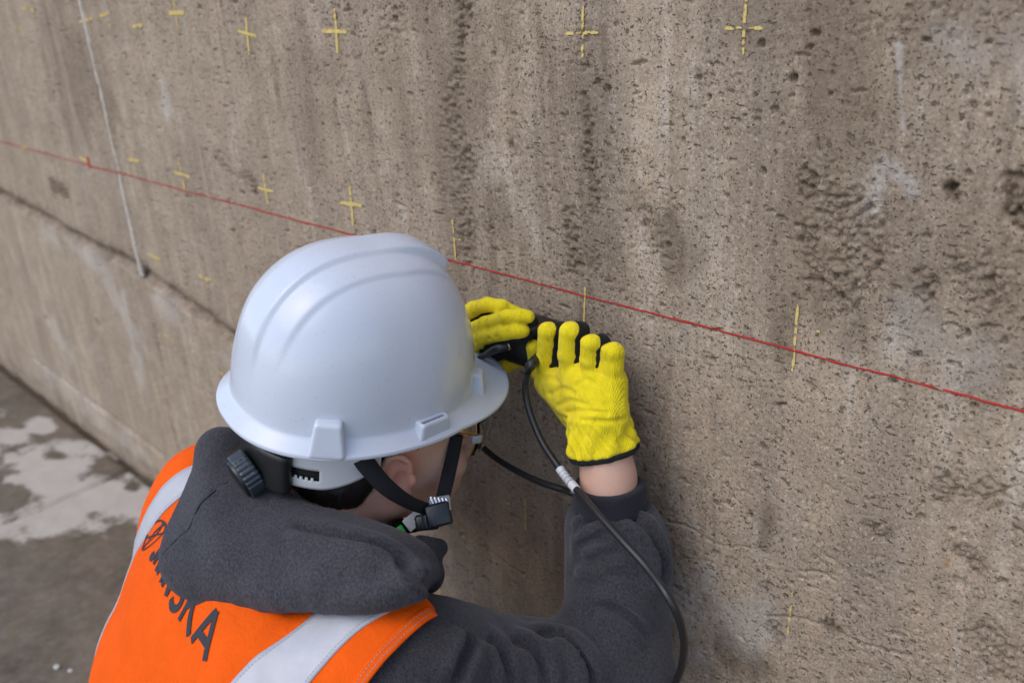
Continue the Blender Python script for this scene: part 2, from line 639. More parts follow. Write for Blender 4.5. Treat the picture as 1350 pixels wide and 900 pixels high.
def catmull(pts, n):
    pts = np.asarray(pts, float)
    if len(pts) < 3:
        t = np.linspace(0, 1, n)[:, None]
        return pts[0] * (1 - t) + pts[-1] * t
    ext = np.vstack([2 * pts[0] - pts[1], pts, 2 * pts[-1] - pts[-2]])
    seg = np.linspace(0, len(pts) - 1 - 1e-9, n)
    i = seg.astype(int); t = (seg - i)[:, None]
    p0, p1, p2, p3 = ext[i], ext[i + 1], ext[i + 2], ext[i + 3]
    return 0.5 * (2 * p1 + (p2 - p0) * t + (2 * p0 - 5 * p1 + 4 * p2 - p3) * t ** 2 + (3 * p1 - p0 - 3 * p2 + p3) * t ** 3)


def tube(pts, r, sides=12, n=None, caps=True):
    pts = catmull(pts, n) if n else np.asarray(pts, float)
    r = np.broadcast_to(np.asarray(r, float), (len(pts),)) if np.ndim(r) == 0 or len(np.atleast_1d(r)) == len(pts) else np.interp(np.linspace(0, 1, len(pts)), np.linspace(0, 1, len(r)), r)
    tan = np.gradient(pts, axis=0)
    tan /= np.linalg.norm(tan, axis=1, keepdims=True) + 1e-12
    up = nrm(np.cross(tan[0], [0.3, 0.5, 0.81]))
    vs = []
    for i in range(len(pts)):
        up = nrm(up - tan[i] * (up @ tan[i]))
        w = np.cross(tan[i], up)
        a = np.linspace(0, 2 * np.pi, sides, endpoint=False)
        vs.append(pts[i] + r[i] * (np.cos(a)[:, None] * up + np.sin(a)[:, None] * w))
    v = np.concatenate(vs)
    f = []
    for i in range(len(pts) - 1):
        for j in range(sides):
            f.append((i * sides + j, i * sides + (j + 1) % sides, (i + 1) * sides + (j + 1) % sides, (i + 1) * sides + j))
    if caps:
        f.append(tuple(range(sides))[::-1]); f.append(tuple(range((len(pts) - 1) * sides, len(pts) * sides)))
    return v, f


def ribbon(pts, nrms, width, thick, n=24, wid=None):
    """a flat strap with thickness following pts, facing nrms"""
    pts = catmull(pts, n); nn = catmull(nrms, n)
    tan = np.gradient(pts, axis=0)
    v = []
    for i in range(n):
        t = nrm(tan[i]); k = nrm(nn[i] - t * (nn[i] @ t)); s = np.cross(t, k)
        w = (width if wid is None else np.interp(i / (n - 1), np.linspace(0, 1, len(wid)), wid)) / 2
        for a, b in ((-w, 0), (-w * 0.9, thick), (w * 0.9, thick), (w, 0), (w * 0.9, -thick), (-w * 0.9, -thick)):
            v.append(pts[i] + s * a + k * b)
    f = []
    for i in range(n - 1):
        for j in range(6):
            f.append((i * 6 + j, i * 6 + (j + 1) % 6, i * 6 + 6 + (j + 1) % 6, i * 6 + 6 + j))
    f.append(tuple(range(6))[::-1]); f.append(tuple(range((n - 1) * 6, n * 6)))
    return v, f


def rbox(c, half, R=None, bevel=0.003, taper=1.0, seg=2):
    """bevelled box: verts, faces in world; taper shrinks the +z end"""
    bm = bmesh.new()
    bmesh.ops.create_cube(bm, size=2)
    for vv in bm.verts:
        s = taper if vv.co.z > 0 else 1
        vv.co = Vector((vv.co.x * half[0] * s, vv.co.y * half[1] * s, vv.co.z * half[2]))
    if bevel:
        bmesh.ops.bevel(bm, geom=list(bm.edges), offset=bevel, segments=seg, affect='EDGES', profile=0.5)
    bm.verts.ensure_lookup_table()
    v = np.array([vv.co[:] for vv in bm.verts])
    f = [tuple(x.index for x in ff.verts) for ff in bm.faces]
    bm.free()
    if R is not None:
        v = v @ np.asarray(R).T
    return v + np.asarray(c), f


def join(parts):
    vs, fs, o = [], [], 0
    for v, f in parts:
        v = np.asarray(v); vs.append(v)
        fs += [tuple(int(a) + o for a in x) for x in f]
        o += len(v)
    return np.concatenate(vs), fs


# ------------------------------------------------------------------ the concrete wall
rng = np.random.RandomState(7)


def W2(px, py):
    p = P(px, py, Y=0.0)
    return p[0], p[2]


def to_px(p):
    q = (p - CAM) @ RW
    return np.stack([q[..., 0] / q[..., 2] * F_PX + CX, q[..., 1] / q[..., 2] * F_PX + CY], -1), q[..., 2]


def columns():
    xs = [0.02]
    while xs[-1] > -4.6:
        x = xs[-1]
        a, _ = to_px(V3(x, 0, 0.8)); b, _ = to_px(V3(x - 0.001, 0, 0.8))
        xs.append(x - 0.001 * np.clip(2.05 / max(abs(a[0] - b[0]), 1e-3), 1.1, 9))
    xs = xs + list(np.linspace(-4.8, -14, 24))
    return np.array(list(np.linspace(4, 0.06, 14)) + xs)[::-1]


WX = columns()
WZ = np.concatenate([np.arange(-0.03, 0.17, 0.006), np.arange(0.17, 1.26, 0.00165), np.linspace(1.29, 2.6, 16)])
GX, GZ = np.meshgrid(WX, WZ)
H = np.zeros_like(GX)                                   # height out of the wall, towards the camera

JX = np.array([-14, -2.94, -2.01, -1.60, -0.98, -0.74, -0.45, 4.0])
JZ = np.array([0.9, 0.666, 0.608, 0.546, 0.402, 0.38, 0.36, 0.3])


def joint_z(x):
    return np.interp(x, JX, JZ) + 0.006 * noise2(x * 9, x * 0 + 3.3, 5) + 0.003 * noise2(x * 40, x * 0 + 1.3, 6)


H += 0.0022 * fbm2(GX * 3.1, GZ * 2.2, 1, 3)
H += 0.0011 * fbm2(GX * 26, GZ * 2.2, 2, 3)             # board and trowel streaks running down
H += 0.0005 * fbm2(GX * 70, GZ * 5, 3, 2)
H += 0.00030 * fbm2(GX * 90, GZ * 90, 4, 3, 0.6)
GRN = noise2(GX * 260, GZ * 300, 8) + 0.7 * noise2(GX * 480, GZ * 520, 9)
H += 0.00022 * GRN
rough_zone = sstep(-0.1, 0.5, fbm2(GX * 4.2 + 3, GZ * 4.2, 21, 3) + 0.55 * sstep(-0.9, -0.3, GX) * sstep(0.85, 0.55, GZ))
H -= 0.0012 * (.15 + .65 * sstep(-1.0, -.4, GX)) * rough_zone * sstep(0.05, 0.75, fbm2(GX * 150, GZ * 230, 23, 2))

# honeycombed places where the aggregate shows
ZONES = [
    ([(612, 0), (608, 45), (604, 95)], 0.013, 1.0), ([(604, 95), (598, 140), (602, 185), (612, 215)], 0.02, 0.8),
    ([(612, 215), (608, 260), (614, 330)], 0.020, 0.75), ([(590, 150), (585, 200)], 0.014, 0.5),
    ([(770, 128), (777, 165), (774, 200), (782, 250), (782, 275)], 0.009, 0.95),
    ([(752, 285), (750, 320), (756, 348)], 0.014, 0.8), ([(785, 335), (783, 352)], 0.008, 0.7), ([(672, 180), (675, 200)], 0.009, 0.7),
    ([(1063, 232), (1064, 252)], 0.009, 1.0), ([(1068, 318), (1074, 345)], 0.012, 0.9),
    ([(1112, 290), (1124, 330), (1108, 370)], 0.028, 0.75), ([(1090, 205), (1100, 240)], 0.014, 0.4),
    ([(1210, 370), (1215, 385)], 0.012, 0.8), ([(1290, 360), (1300, 395)], 0.02, 0.7), ([(1255, 345), (1262, 352)], 0.012, 0.6),
    ([(1343, 250), (1348, 275)], 0.013, 1.0), ([(1252, 250), (1256, 257)], 0.007, 1.0),
    ([(1150, 690), (1160, 700)], 0.013, 0.7), ([(1275, 735), (1283, 748)], 0.012, 0.8), ([(1095, 825), (1100, 830)], 0.008, 1.0),
    ([(1022, 828), (1026, 840)], 0.009, 0.9), ([(1300, 840), (1320, 870)], 0.025, 0.6), ([(1250, 640), (1300, 650)], 0.02, 0.5),
    ([(70, 246), (88, 254)], 0.02, 1.0), ([(520, 20), (500, 60)], 0.02, 0.4), ([(440, 20), (430, 30)], 0.02, 0.35),
    ([(850, 290), (870, 320)], 0.016, 0.45), ([(770, 45), (772, 80)], 0.012, 0.4), ([(640, 280), (650, 330)], 0.01, 0.5),
    ([(330, 235), (335, 245)], 0.015, 0.8), ([(285, 205), (300, 225), (330, 238)], 0.01, 0.4),
    ([(1240, 20), (1250, 40), (1135, 40)], 0.01, 0.3), ([(918, 98), (919, 106)], 0.005, 1.0), ([(1043, 103), (1046, 106)], 0.005, 1.0),
]
honey = np.zeros_like(GX)
wob = 0.45 * fbm2(GX * 45, GZ * 30, 31, 3)
for pts, r, s in ZONES:
    q = [W2(*a) for a in pts]
    x0, x1 = min(a[0] for a in q) - 3 * r, max(a[0] for a in q) + 3 * r
    z0, z1 = min(a[1] for a in q) - 3 * r, max(a[1] for a in q) + 3 * r
    i0, i1 = np.searchsorted(WX, [x0, x1]); j0, j1 = np.searchsorted(WZ, [z0, z1])
    sx, sz = GX[j0:j1, i0:i1], GZ[j0:j1, i0:i1]
    d = np.full(sx.shape, 9.0)
    for a, b in zip(q[:-1], q[1:]):
        ax, az = a; bx, bz = b
        t = np.clip(((sx - ax) * (bx - ax) + (sz - az) * (bz - az)) / ((bx - ax) ** 2 + (bz - az) ** 2 + 1e-9), 0, 1)
        d = np.minimum(d, np.hypot(sx - ax - t * (bx - ax), sz - az - t * (bz - az)))
    mk = s * sstep(1.25, 0.55, d / r + wob[j0:j1, i0:i1])
    honey[j0:j1, i0:i1] = np.maximum(honey[j0:j1, i0:i1], mk)


def worley(x, z, s):
    fx, fz = np.floor(x).astype(np.int64), np.floor(z).astype(np.int64)
    best = np.full(x.shape, 9.0); val = np.zeros(x.shape)
    zz = np.zeros_like(fx)
    for a in (-1, 0, 1):
        for b in (-1, 0, 1):
            cx, cz = fx + a, fz + b
            d = np.hypot(cx + _h(cx, cz, zz, s) - x, cz + _h(cx, cz, zz, s + 9) - z)
            v = _h(cx, cz, zz, s + 5)
            val = np.where(d < best, v, val); best = np.minimum(best, d)
    return best, val


hm = honey > 0.02
hx = GX[hm] + 0.002 * noise2(GX[hm] * 120, GZ[hm] * 120, 41); hz = GZ[hm] + 0.002 * noise2(GX[hm] * 120, GZ[hm] * 120, 42)
d1, v1 = worley(hx * 150, hz * 150, 43)
d2, v2 = worley(hx * 260, hz * 260, 44)
st = (0.5 - d1 * d1 * 1.3) * (0.5 + 0.9 * v1)
H[hm] += honey[hm] * (-0.0042 + 0.0098 * st + 0.002 * (0.5 - d2) * v2)

# air pits, hand placed large ones first, then thousands of small ones
pits = []
for px, py, r, dp in [(918, 103, .0045, .004), (1043, 105, .004, .0035), (1213, 681, .0035, .004), (1097, 828, .006, .006), (905, 567, .004, .004),
                      (1252, 252, .005, .005), (1305, 388, .003, .004), (1220, 312, .004, .003), (826, 213, .004, .004), (695, 60, .003, .003),
                      (1162, 756, .003, .003), (1076, 733, .004, .003), (958, 258, .003, .003), (968, 212, .0025, .003), (1283, 138, .003, .003),
                      (1304, 139, .003, .003), (1200, 12, .004, .003), (1303, 56, .004, .003), (640, 480, .003, .003), (717, 254, .003, .003),
                      (1264, 768, .006, .004), (1020, 700, .003, .003), (63, 420, .012, .008), (130, 425, .012, .008), (235, 398, .008, .006)]:
    x, z = W2(px, py)
    pits.append((x, z, r, r * 0.85, dp, 0))
for _ in range(1700):
    u = rng.rand()
    x = -0.05 - 2.4 * rng.rand() ** 1.35
    z = 0.2 + 1.06 * rng.rand()
    r = 0.0015 + 0.0008 * rng.rand() + 0.0022 * rng.rand() ** 6
    if rng.rand() < 0.45 * (1 if z < 0.95 else 0.4):
        pits.append((x, z, r * (1.5 + 1.6 * rng.rand()), r * 0.6, r * 1.5, rng.normal() * 0.25))
    else:
        pits.append((x, z, r * (0.8 + .4 * rng.rand()), r, r * 1.9, rng.normal()))
for x, z, rx, rz, dp, an in pits:
    R_ = max(rx, rz) * 1.5
    i0, i1 = np.searchsorted(WX, [x - R_, x + R_]); j0, j1 = np.searchsorted(WZ, [z - R_, z + R_])
    if i1 <= i0 or j1 <= j0:
        continue
    dx = WX[None, i0:i1] - x; dz = WZ[j0:j1, None] - z
    ca, sa = math.cos(an), math.sin(an)
    rr = np.sqrt(((dx * ca + dz * sa) / rx) ** 2 + ((dz * ca - dx * sa) / rz) ** 2) + 0.12 * GRN[j0:j1, i0:i1] + 0.42 * noise2(dx / rx * .9 + x * 77 + dz * 0, dz / rz * .9 + z * 91 + dx * 0, 63)
    H[j0:j1, i0:i1] -= dp * sstep(1.1, 0.65, rr)

# the sloping cold joint: groove above it, the lower lift standing slightly proud
jz = joint_z(GX)
dj = GZ - jz
left = sstep(-1.1, -1.7, GX)
H += 0.001 * sstep(0.003, -0.003, dj) * left
dj = dj + left * (.0045 * noise2(GX * 34, GZ * 34, 57) + .0025 * noise2(GX * 110, GZ * 110, 58))
groove = np.exp(-((dj - 0.015) / 0.014) ** 2) * sstep(-.004, .003, dj) * left
H -= (0.014 + 0.008 * fbm2(GX * 30, GZ * 30, 51, 3)) * groove
H -= 0.004 * sstep(0.05, 0.0, dj) * (dj > 0) * left
groove = np.maximum(groove, .9 * sstep(-.006, -.001, dj) * sstep(.085, .006, dj) * left * (.62 + .5 * noise2(GX * 60, GZ * 60, 53)))
crack = np.exp(-(dj / 0.0016) ** 2) * sstep(-1.8, -1.2, GX) * sstep(-0.2, 0.35, noise2(GX * 14, GZ * 0 + 2, 55) + 0.35)
crack *= sstep(-0.25, -0.6, GX)
H -= 0.005 * crack
for pts, w, dp in [([(880, 688), (905, 694), (945, 718), (985, 722)], .0016, .004), ([(1055, 752), (1080, 754), (1102, 766)], .0014, .004), ([(900, 735), (940, 742), (990, 760)], .0014, .003),
                   ([(655, 202), (700, 205), (775, 213)], .0010, .002), ([(1235, 650), (1290, 655), (1345, 640)], .0016, .004),
                   ([(1010, 812), (1060, 815), (1130, 845), (1200, 865)], .0016, .004), ([(40, 470), (95, 510), (170, 565), (215, 600)], .006, .008),
                   ([(205, 430), (215, 480), (225, 545), (240, 600)], .006, .006)]:
    q = catmull([W2(*a) + (0,) for a in pts], 40)
    for k in range(39):
        x0, x1 = sorted((q[k, 0], q[k + 1, 0])); z0, z1 = sorted((q[k, 1], q[k + 1, 1]))
        i0, i1 = np.searchsorted(WX, [x0 - 4 * w, x1 + 4 * w]); j0, j1 = np.searchsorted(WZ, [z0 - 4 * w, z1 + 4 * w])
        sx, sz = GX[j0:j1, i0:i1], GZ[j0:j1, i0:i1]
        ax, az = q[k, :2]; bx, bz = q[k + 1, :2]
        t = np.clip(((sx - ax) * (bx - ax) + (sz - az) * (bz - az)) / ((bx - ax) ** 2 + (bz - az) ** 2 + 1e-9), 0, 1)
        d = np.hypot(sx - ax - t * (bx - ax), sz - az - t * (bz - az)) / w + 0.5 * GRN[j0:j1, i0:i1]
        H[j0:j1, i0:i1] = np.minimum(H[j0:j1, i0:i1], np.where(d < 1.2, -dp * sstep(1.2, 0.3, d) + 0.0, 9))
# groove beside the mortar strip
H -= 0.003 * np.exp(-((GX + 1.984) / 0.008) ** 2) * (GZ > jz + .035)
H -= 0.010 * sstep(0.05, 0.0, GZ) * (0.6 + 0.4 * noise2(GX * 20, GZ, 61))

grime = np.clip(0.9 * honey + 0.45 * crack + 0.95 * groove, 0, 1)
for pts, r, s in [([(606, 0), (600, 330)], 0.05, 0.35), ([(1075, 20), (1110, 60), (1095, 130), (1100, 200), (1075, 400)], 0.05, 0.42), ([(1000, 0), (1180, 20), (1300, 20)], 0.05, 0.3),
                  ([(770, 100), (785, 330)], 0.03, 0.3), ([(855, 280), (880, 330)], 0.022, 0.5), ([(1240, 330), (1320, 420)], 0.07, 0.3), ([(1010, 680), (1000, 715)], 0.012, 0.5),
                  ([(100, 60), (95, 130)], 0.09, 0.35), ([(110, 90), (150, 150)], 0.05, 0.35), ([(500, 60), (560, 200)], 0.08, 0.18), ([(960, 860), (1000, 880)], 0.02, 0.5),
                  ([(400, 90), (420, 180)], 0.05, 0.2), ([(645, 250), (650, 380)], 0.02, 0.35), ([(560, 0), (640, 30)], 0.05, 0.3), ([(680, 850), (860, 640)], 0.06, 0.3)]:
    q = [W2(*a) for a in pts]
    d = np.full(GX.shape, 9.0)
    for a, b in zip(q[:-1], q[1:]):
        ax, az = a; bx, bz = b
        t = np.clip(((GX - ax) * (bx - ax) + (GZ - az) * (bz - az)) / ((bx - ax) ** 2 + (bz - az) ** 2 + 1e-9), 0, 1)
        d = np.minimum(d, np.hypot(GX - ax - t * (bx - ax), GZ - az - t * (bz - az)))
    grime = np.maximum(grime, 1.75 * s * sstep(1.7, 0.2, d / r + 0.9 * fbm2(GX * 38, GZ * 13, 71, 3)))
rs2 = np.random.RandomState(21)
DRIPS = [(rs2.uniform(545, 820), rs2.uniform(-60, 200), rs2.uniform(120, 420)) for _ in range(30)] + [(rs2.uniform(1000, 1200), rs2.uniform(-60, 120), rs2.uniform(120, 380)) for _ in range(16)] \
    + [(rs2.uniform(250, 560), rs2.uniform(-80, 120), rs2.uniform(80, 250)) for _ in range(12)] + [(rs2.uniform(1200, 1350), rs2.uniform(-60, 300), rs2.uniform(100, 250)) for _ in range(8)] + [(rs2.uniform(600, 1000), rs2.uniform(420, 700), rs2.uniform(80, 200)) for _ in range(10)]
for px, py, ln in DRIPS:
    x0, z1 = W2(px, py); z0 = z1 - ln / 1000.0
    w = rs2.uniform(.0016, .0075); s = rs2.uniform(.35, .85)
    i0, i1 = np.searchsorted(WX, [x0 - .04, x0 + .04]); j0, j1 = np.searchsorted(WZ, [z0 - .02, z1 + .02])
    if i1 <= i0 or j1 <= j0:
        continue
    sx, sz = GX[j0:j1, i0:i1], GZ[j0:j1, i0:i1]
    xc = x0 + .004 * noise2(sz * 11, sz * 0 + px, 97) + .0015 * noise2(sz * 50, sz * 0 + px, 98)
    t = (z1 - sz) / (z1 - z0)
    ww = w * (1.25 - .6 * t) * (1 + .5 * noise2(sz * 40, sz * 0 + px, 99))
    m = s * sstep(1.5, .3, np.abs(sx - xc) / ww) * sstep(0, .08, t) * sstep(1.0, .55, t) * (.65 + .5 * noise2(sx * 160, sz * 60, 96))
    grime[j0:j1, i0:i1] = np.maximum(grime[j0:j1, i0:i1], np.clip(m, 0, 1))
lime = 0.4 * np.exp(-((dj + 0.03) / 0.03) ** 2) * left * sstep(-0.2, 0.5, fbm2(GX * 9, GZ * 9, 81, 3))
for pts, r, s in [([(145, 365), (175, 440), (185, 490)], 0.04, 0.35), ([(65, 415), (85, 460)], 0.04, 0.3), ([(213, 105), (222, 150)], 0.018, 0.5), ([(1185, 60), (1190, 170)], 0.004, 0.5),
                  ([(1160, 210), (1150, 275)], 0.009, 0.45), ([(1165, 215), (1200, 245)], 0.01, 0.45), ([(1260, 460), (1195, 440)], 0.03, 0.2), ([(1290, 70), (1320, 60)], 0.03, 0.3), ([(900, 800), (960, 810)], 0.05, 0.3), ([(50, 480), (120, 540), (190, 600)], 0.04, 0.25)]:
    q = [W2(*a) for a in pts]
    d = np.full(GX.shape, 9.0)
    for a, b in zip(q[:-1], q[1:]):
        ax, az = a; bx, bz = b
        t = np.clip(((GX - ax) * (bx - ax) + (GZ - az) * (bz - az)) / ((bx - ax) ** 2 + (bz - az) ** 2 + 1e-9), 0, 1)
        d = np.minimum(d, np.hypot(GX - ax - t * (bx - ax), GZ - az - t * (bz - az)))
    lime = np.maximum(lime, s * sstep(1.5, 0.3, d / r + 0.8 * fbm2(GX * 30, GZ * 22, 83, 3)))


def wall_h(x, z):
    """height of the finished wall face at (x, z)"""
    i = np.clip(np.searchsorted(WX, x) - 1, 0, len(WX) - 2); j = np.clip(np.searchsorted(WZ, z) - 1, 0, len(WZ) - 2)
    tx = np.clip((x - WX[i]) / (WX[i + 1] - WX[i]), 0, 1); tz = np.clip((z - WZ[j]) / (WZ[j + 1] - WZ[j]), 0, 1)
    return (H[j, i] * (1 - tx) + H[j, i + 1] * tx) * (1 - tz) + (H[j + 1, i] * (1 - tx) + H[j + 1, i + 1] * tx) * tz


def grid_faces(nr, nc):
    i = np.arange(nr - 1)[:, None] * nc + np.arange(nc - 1)[None]
    return np.stack([i, i + 1, i + 1 + nc, i + nc], -1).reshape(-1, 4)


nr, nc = GX.shape
front = np.stack([GX, -H, GZ], -1).reshape(-1, 3)
fc = grid_faces(nr, nc)
n0 = nr * nc
back = np.array([[WX[0], .4, WZ[0]], [WX[-1], .4, WZ[0]], [WX[-1], .4, WZ[-1]], [WX[0], .4, WZ[-1]]])
bot, top_, lef, rig = np.arange(nc), (nr - 1) * nc + np.arange(nc), np.arange(nr) * nc, np.arange(nr) * nc + nc - 1
extra = []
rim = []
for ids, (a, b) in ((bot, (0, 1)), (top_, (3, 2)), (lef, (0, 3)), (rig, (1, 2))):
    # a skirt from the rim of the face to the back of the wall
    s = len(rim)
    pts = front[ids].copy(); pts[:, 1] = .4
    rim.append(pts)
off = n0
for pts, ids in zip(rim, (bot, top_, lef, rig)):
    k = np.arange(len(ids) - 1)
    extra.append(np.stack([ids[k], off + k, off + k + 1, ids[k + 1]], -1))
    off += len(ids)
extra.append(np.array([[off, off + 3, off + 2, off + 1]]))
allv = np.concatenate([front] + rim + [back])
padz = np.zeros(len(allv) - n0)
wall = obj('concrete_wall', allv, np.concatenate([fc] + extra), M['wall'], loc=(-1.5, 0, 0), attrs=dict(
    grime=np.concatenate([grime.ravel(), padz]), lime=np.concatenate([lime.ravel(), padz])))
tag(wall, 'rough grey brown concrete wall marked with yellow crosses and one red line', 'wall')

# pale mortar strip left by the formwork joint
zs = np.arange(0.612, 2.6, 0.006)
v = []
for z in zs:
    c = -2.004 + 0.0015 * noise2(np.array([z * 9]), np.array([0.5]), 91)[0]
    w = 0.0068 + 0.0045 * noise2(np.array([z * 14]), np.array([1.5]), 92)[0] + 0.003 * noise2(np.array([z * 90]), np.array([1.5]), 93)[0]
    hh = 0.0007 + 0.0008 * noise2(np.array([z * 40]), np.array([2.5]), 94)[0]
    for a, b in ((-1, -.004), (-.75, hh * .8), (-.2, hh), (.4, hh * .9), (.9, hh * .5), (1, -.004)):
        v.append((c + a * w, -b, z))
v = np.array(v)
obj('mortar_strip', v, grid_faces(len(zs), 6)[:, ::-1].copy(), m_plain('pale_mortar', (0.47, 0.425, 0.37), 0.95, 0.05, 0, 0.45, 70, 0.6), wall)


def chalk_bar(a, b, width, strength, cell, seed, hold=0.6):
    """a hand drawn stroke on the wall: a thin sheet that follows the relief and skips the hollows"""
    a = np.array(W2(*a)); b = np.array(W2(*b))
    L = np.linalg.norm(b - a); t = (b - a) / L; s = np.array([-t[1], t[0]])
    n = max(2, int(L / cell)); k = max(3, int(width / cell) + 1)
    u = np.linspace(0, L, n + 1); w = np.linspace(-width / 2, width / 2, k + 1)
    U, Wd = np.meshgrid(u, w, indexing='ij')
    dr = 0.0012 * noise2(U * 22, U * 0 + seed, seed)
    x = a[0] + t[0] * U + s[0] * (Wd + dr); z = a[1] + t[1] * U + s[1] * (Wd + dr)
    hh = wall_h(x, z)
    lo = (wall_h(x + .004, z) + wall_h(x - .004, z) + wall_h(x, z + .004) + wall_h(x, z - .004)) / 4
    y = -np.maximum(hh, lo - 0.0006) - 0.0009
    v = np.stack([x, y, z], -1).reshape(-1, 3)
    f = grid_faces(n + 1, k + 1)
    xc, zc = v[f].mean(1)[:, 0], v[f].mean(1)[:, 2]
    e = np.abs(Wd).reshape(-1)[f].mean(1) / (width / 2)
    en = np.minimum(U, L - U).reshape(-1)[f].mean(1)
    keep = strength + 0.5 * noise2(xc * 330, zc * 330, seed + 3) + 0.35 * noise2(xc * 60, zc * 60, seed + 4) - 0.55 * e ** 2 - 0.4 * sstep(.006, 0, en) + 260 * np.clip((hh - lo).reshape(-1)[f].mean(1), -.002, .0006)
    f = f[keep > hold - 0.35]
    used = np.unique(f)
    if len(used) == 0:
        return v[:0], f
    mp = np.full(len(v), -1); mp[used] = np.arange(len(used))
    return v[used], mp[f]


CROSSES = [
    [((441, 12), (445, 70), .0055, .95), ((425, 41), (459, 43), .006, .95)],
    [((769, 8), (769, 78), .0034, .85), ((746, 44), (788, 41), .0038, .8)],
    [((982, -6), (979, 73), .0036, .7), ((954, 39), (1007, 37), .0036, .7)],
    [((323, 22), (329, 72), .006, .75), ((314, 42), (338, 48), .009, .95)],
    [((228, -4), (235, 40), .008, .7), ((222, 18), (242, 17), .013, 1.0)],
    [((181, 15), (187, 56), .008, .45), ((174, 35), (188, 34), .011, .75)],
    [((141, 16), (148, 46), .009, .4), ((132, 22), (144, 17), .012, .65)],
    [((120, 16), (122, 36), .008, .4), ((105, 29), (123, 25), .010, .7)],
    [((40, 12), (45, 15), .016, .75), ((26, 11), (40, 12), .007, .4)],
    [((20, 37), (27, 38), .014, .6)],
    [((175, 197), (181, 232), .008, .6), ((169, 210), (186, 212), .013, .85)],
    [((238, 208), (246, 250), .007, .65), ((231, 226), (252, 233), .010, .9)],
    [((348, 229), (354, 269), .0055, .75), ((338, 247), (362, 252), .008, 1.0)],
    [((461, 242), (466, 299), .0055, .8), ((448, 266), (477, 271), .0065, .95)],
    [((597, 286), (600, 342), .004, .55), ((598, 313), (616, 319), .004, .35)],
    [((771, 378), (769, 428), .003, .68)],
    [((1051, 401), (1045, 489), .0034, .72)],
    [((195, 335), (212, 342), .010, .75), ((204, 338), (208, 352), .008, .5)],
    [((264, 363), (286, 372), .009, .7), ((273, 366), (276, 382), .006, .4)],
    [((105, 207), (116, 213), .016, .8), ((110, 208), (112, 222), .01, .4)],
    [((26, 194), (36, 196), .016, .6), ((31, 190), (34, 210), .012, .4)],
    [((220, 442), (231, 450), .012, .55)],
    [((289, 486), (298, 494), .011, .6)],
    [((693, 653), (694, 699), .0034, .7), ((652, 654), (684, 669), .003, .45)],
    [((1046, 776), (1039, 838), .003, .55)],
    [((21, 256), (25, 268), .014, .45)],
    [((576, 735), (580, 785), .004, .4)],
    [((1077, 437), (1083, 438), .005, .6)],
]
for i, bars in enumerate(CROSSES):
    ps = []
    for a, b, w, s in bars:
        far = W2(*a)[0] < -1.25
        w = w * (.52 if far and w > .0075 else .85)
        q = chalk_bar(a, b, w, s - 0.02, 0.0026 if far else 0.0011, 101 + i * 7)
        if len(q[0]):
            ps.append(q)
    if ps:
        v, f = join(ps)
        obj('chalk_cross', v, f, M['yellow_paint'], wall)

# the long red levelling line and its start tick
n = 1500
xs = np.concatenate([np.linspace(-6, -2.6, 200)[:-1], np.linspace(-2.6, 0.4, n)])
zc = 0.8438 + 0.0007 * noise2(xs * 6, xs * 0, 201) + 0.0004 * noise2(xs * 45, xs * 0, 202)
hw = 0.00125 + 0.00035 * noise2(xs * 80, xs * 0, 203)
v = []
for o in (-1, -.34, .34, 1):
    z = zc + o * hw
    hh = np.maximum(wall_h(xs, z), np.maximum(wall_h(xs + .003, z), wall_h(xs - .003, z)) - .0006)
    v.append(np.stack([xs, -hh - (0.0013 if abs(o) < .5 else 0.0006), z], -1))
v = np.concatenate(v)
m_ = len(xs)
f = grid_faces(4, m_)
kx = v[f].mean(1)
keep = 0.62 + 0.5 * noise2(kx[:, 0] * 160, kx[:, 2] * 400, 204) + 0.3 * noise2(kx[:, 0] * 12, kx[:, 2] * 0, 205) > 0.1
obj('red_chalk_line', v, f[keep], M['red_paint'], wall)
v, f = chalk_bar((116, 207), (119, 222), .012, 1.2, .0026, 207)
obj('red_chalk_tick', v, f, M['red_paint'], wall)

# ------------------------------------------------------------------ the floor
fx = np.concatenate([np.linspace(-40, -4.2, 14)[:-1], np.arange(-4.2, -0.9, 0.009), np.linspace(-0.85, 20, 16)])
fy = np.concatenate([np.linspace(-30, -1.6, 12)[:-1], np.arange(-1.6, -0.002, 0.009), [0.05]])
FX, FY = np.meshgrid(fx, fy)
FH = 0.003 * fbm2(FX * 2, FY * 2, 301, 3) + 0.0012 * fbm2(FX * 30, FY * 30, 302, 3)
FH -= 0.03 * sstep(-0.03, -0.008, FY)


def floor_pt(px, py):
    w = RW @ np.array([(px - CX) / F_PX, (py - CY) / F_PX, 1.0])
    return CAM + w * (-CAM[2] / w[2])


ck = [floor_pt(*a)[:2] for a in [(-200, 760), (-60, 712), (0, 690), (35, 678), (70, 664), (100, 650), (132, 636), (160, 622), (190, 612)]]
ck = catmull([(*a, 0) for a in ck], 120)[:, :2]
d = np.full(FX.shape, 9.0)
sub = (FX > -4.5) & (FX < -0.8)
for a in ck:
    d[sub] = np.minimum(d[sub], np.hypot(FX[sub] - a[0], FY[sub] - a[1]))
FH -= 0.012 * sstep(0.014, 0.003, d)
fp, fz = to_px(np.stack([FX, FY, FX * 0], -1))
dry = np.zeros_like(FX)
for px, py, rx, ry in [(70, 622, 60, 36), (112, 655, 62, 32), (168, 660, 40, 30), (200, 652, 26, 16), (70, 684, 62, 24), (5, 700, 35, 14), (15, 575, 26, 13), (55, 562, 24, 10), (95, 590, 30, 12), (128, 592, 22, 8), (20, 632, 20, 9), (-60, 600, 60, 60), (172, 625, 10, 8), (15, 603, 12, 8)]:
    dry = np.maximum(dry, np.exp(-(((fp[..., 0] - px) / rx) ** 2 + ((fp[..., 1] - py) / ry) ** 2) * 0.7))
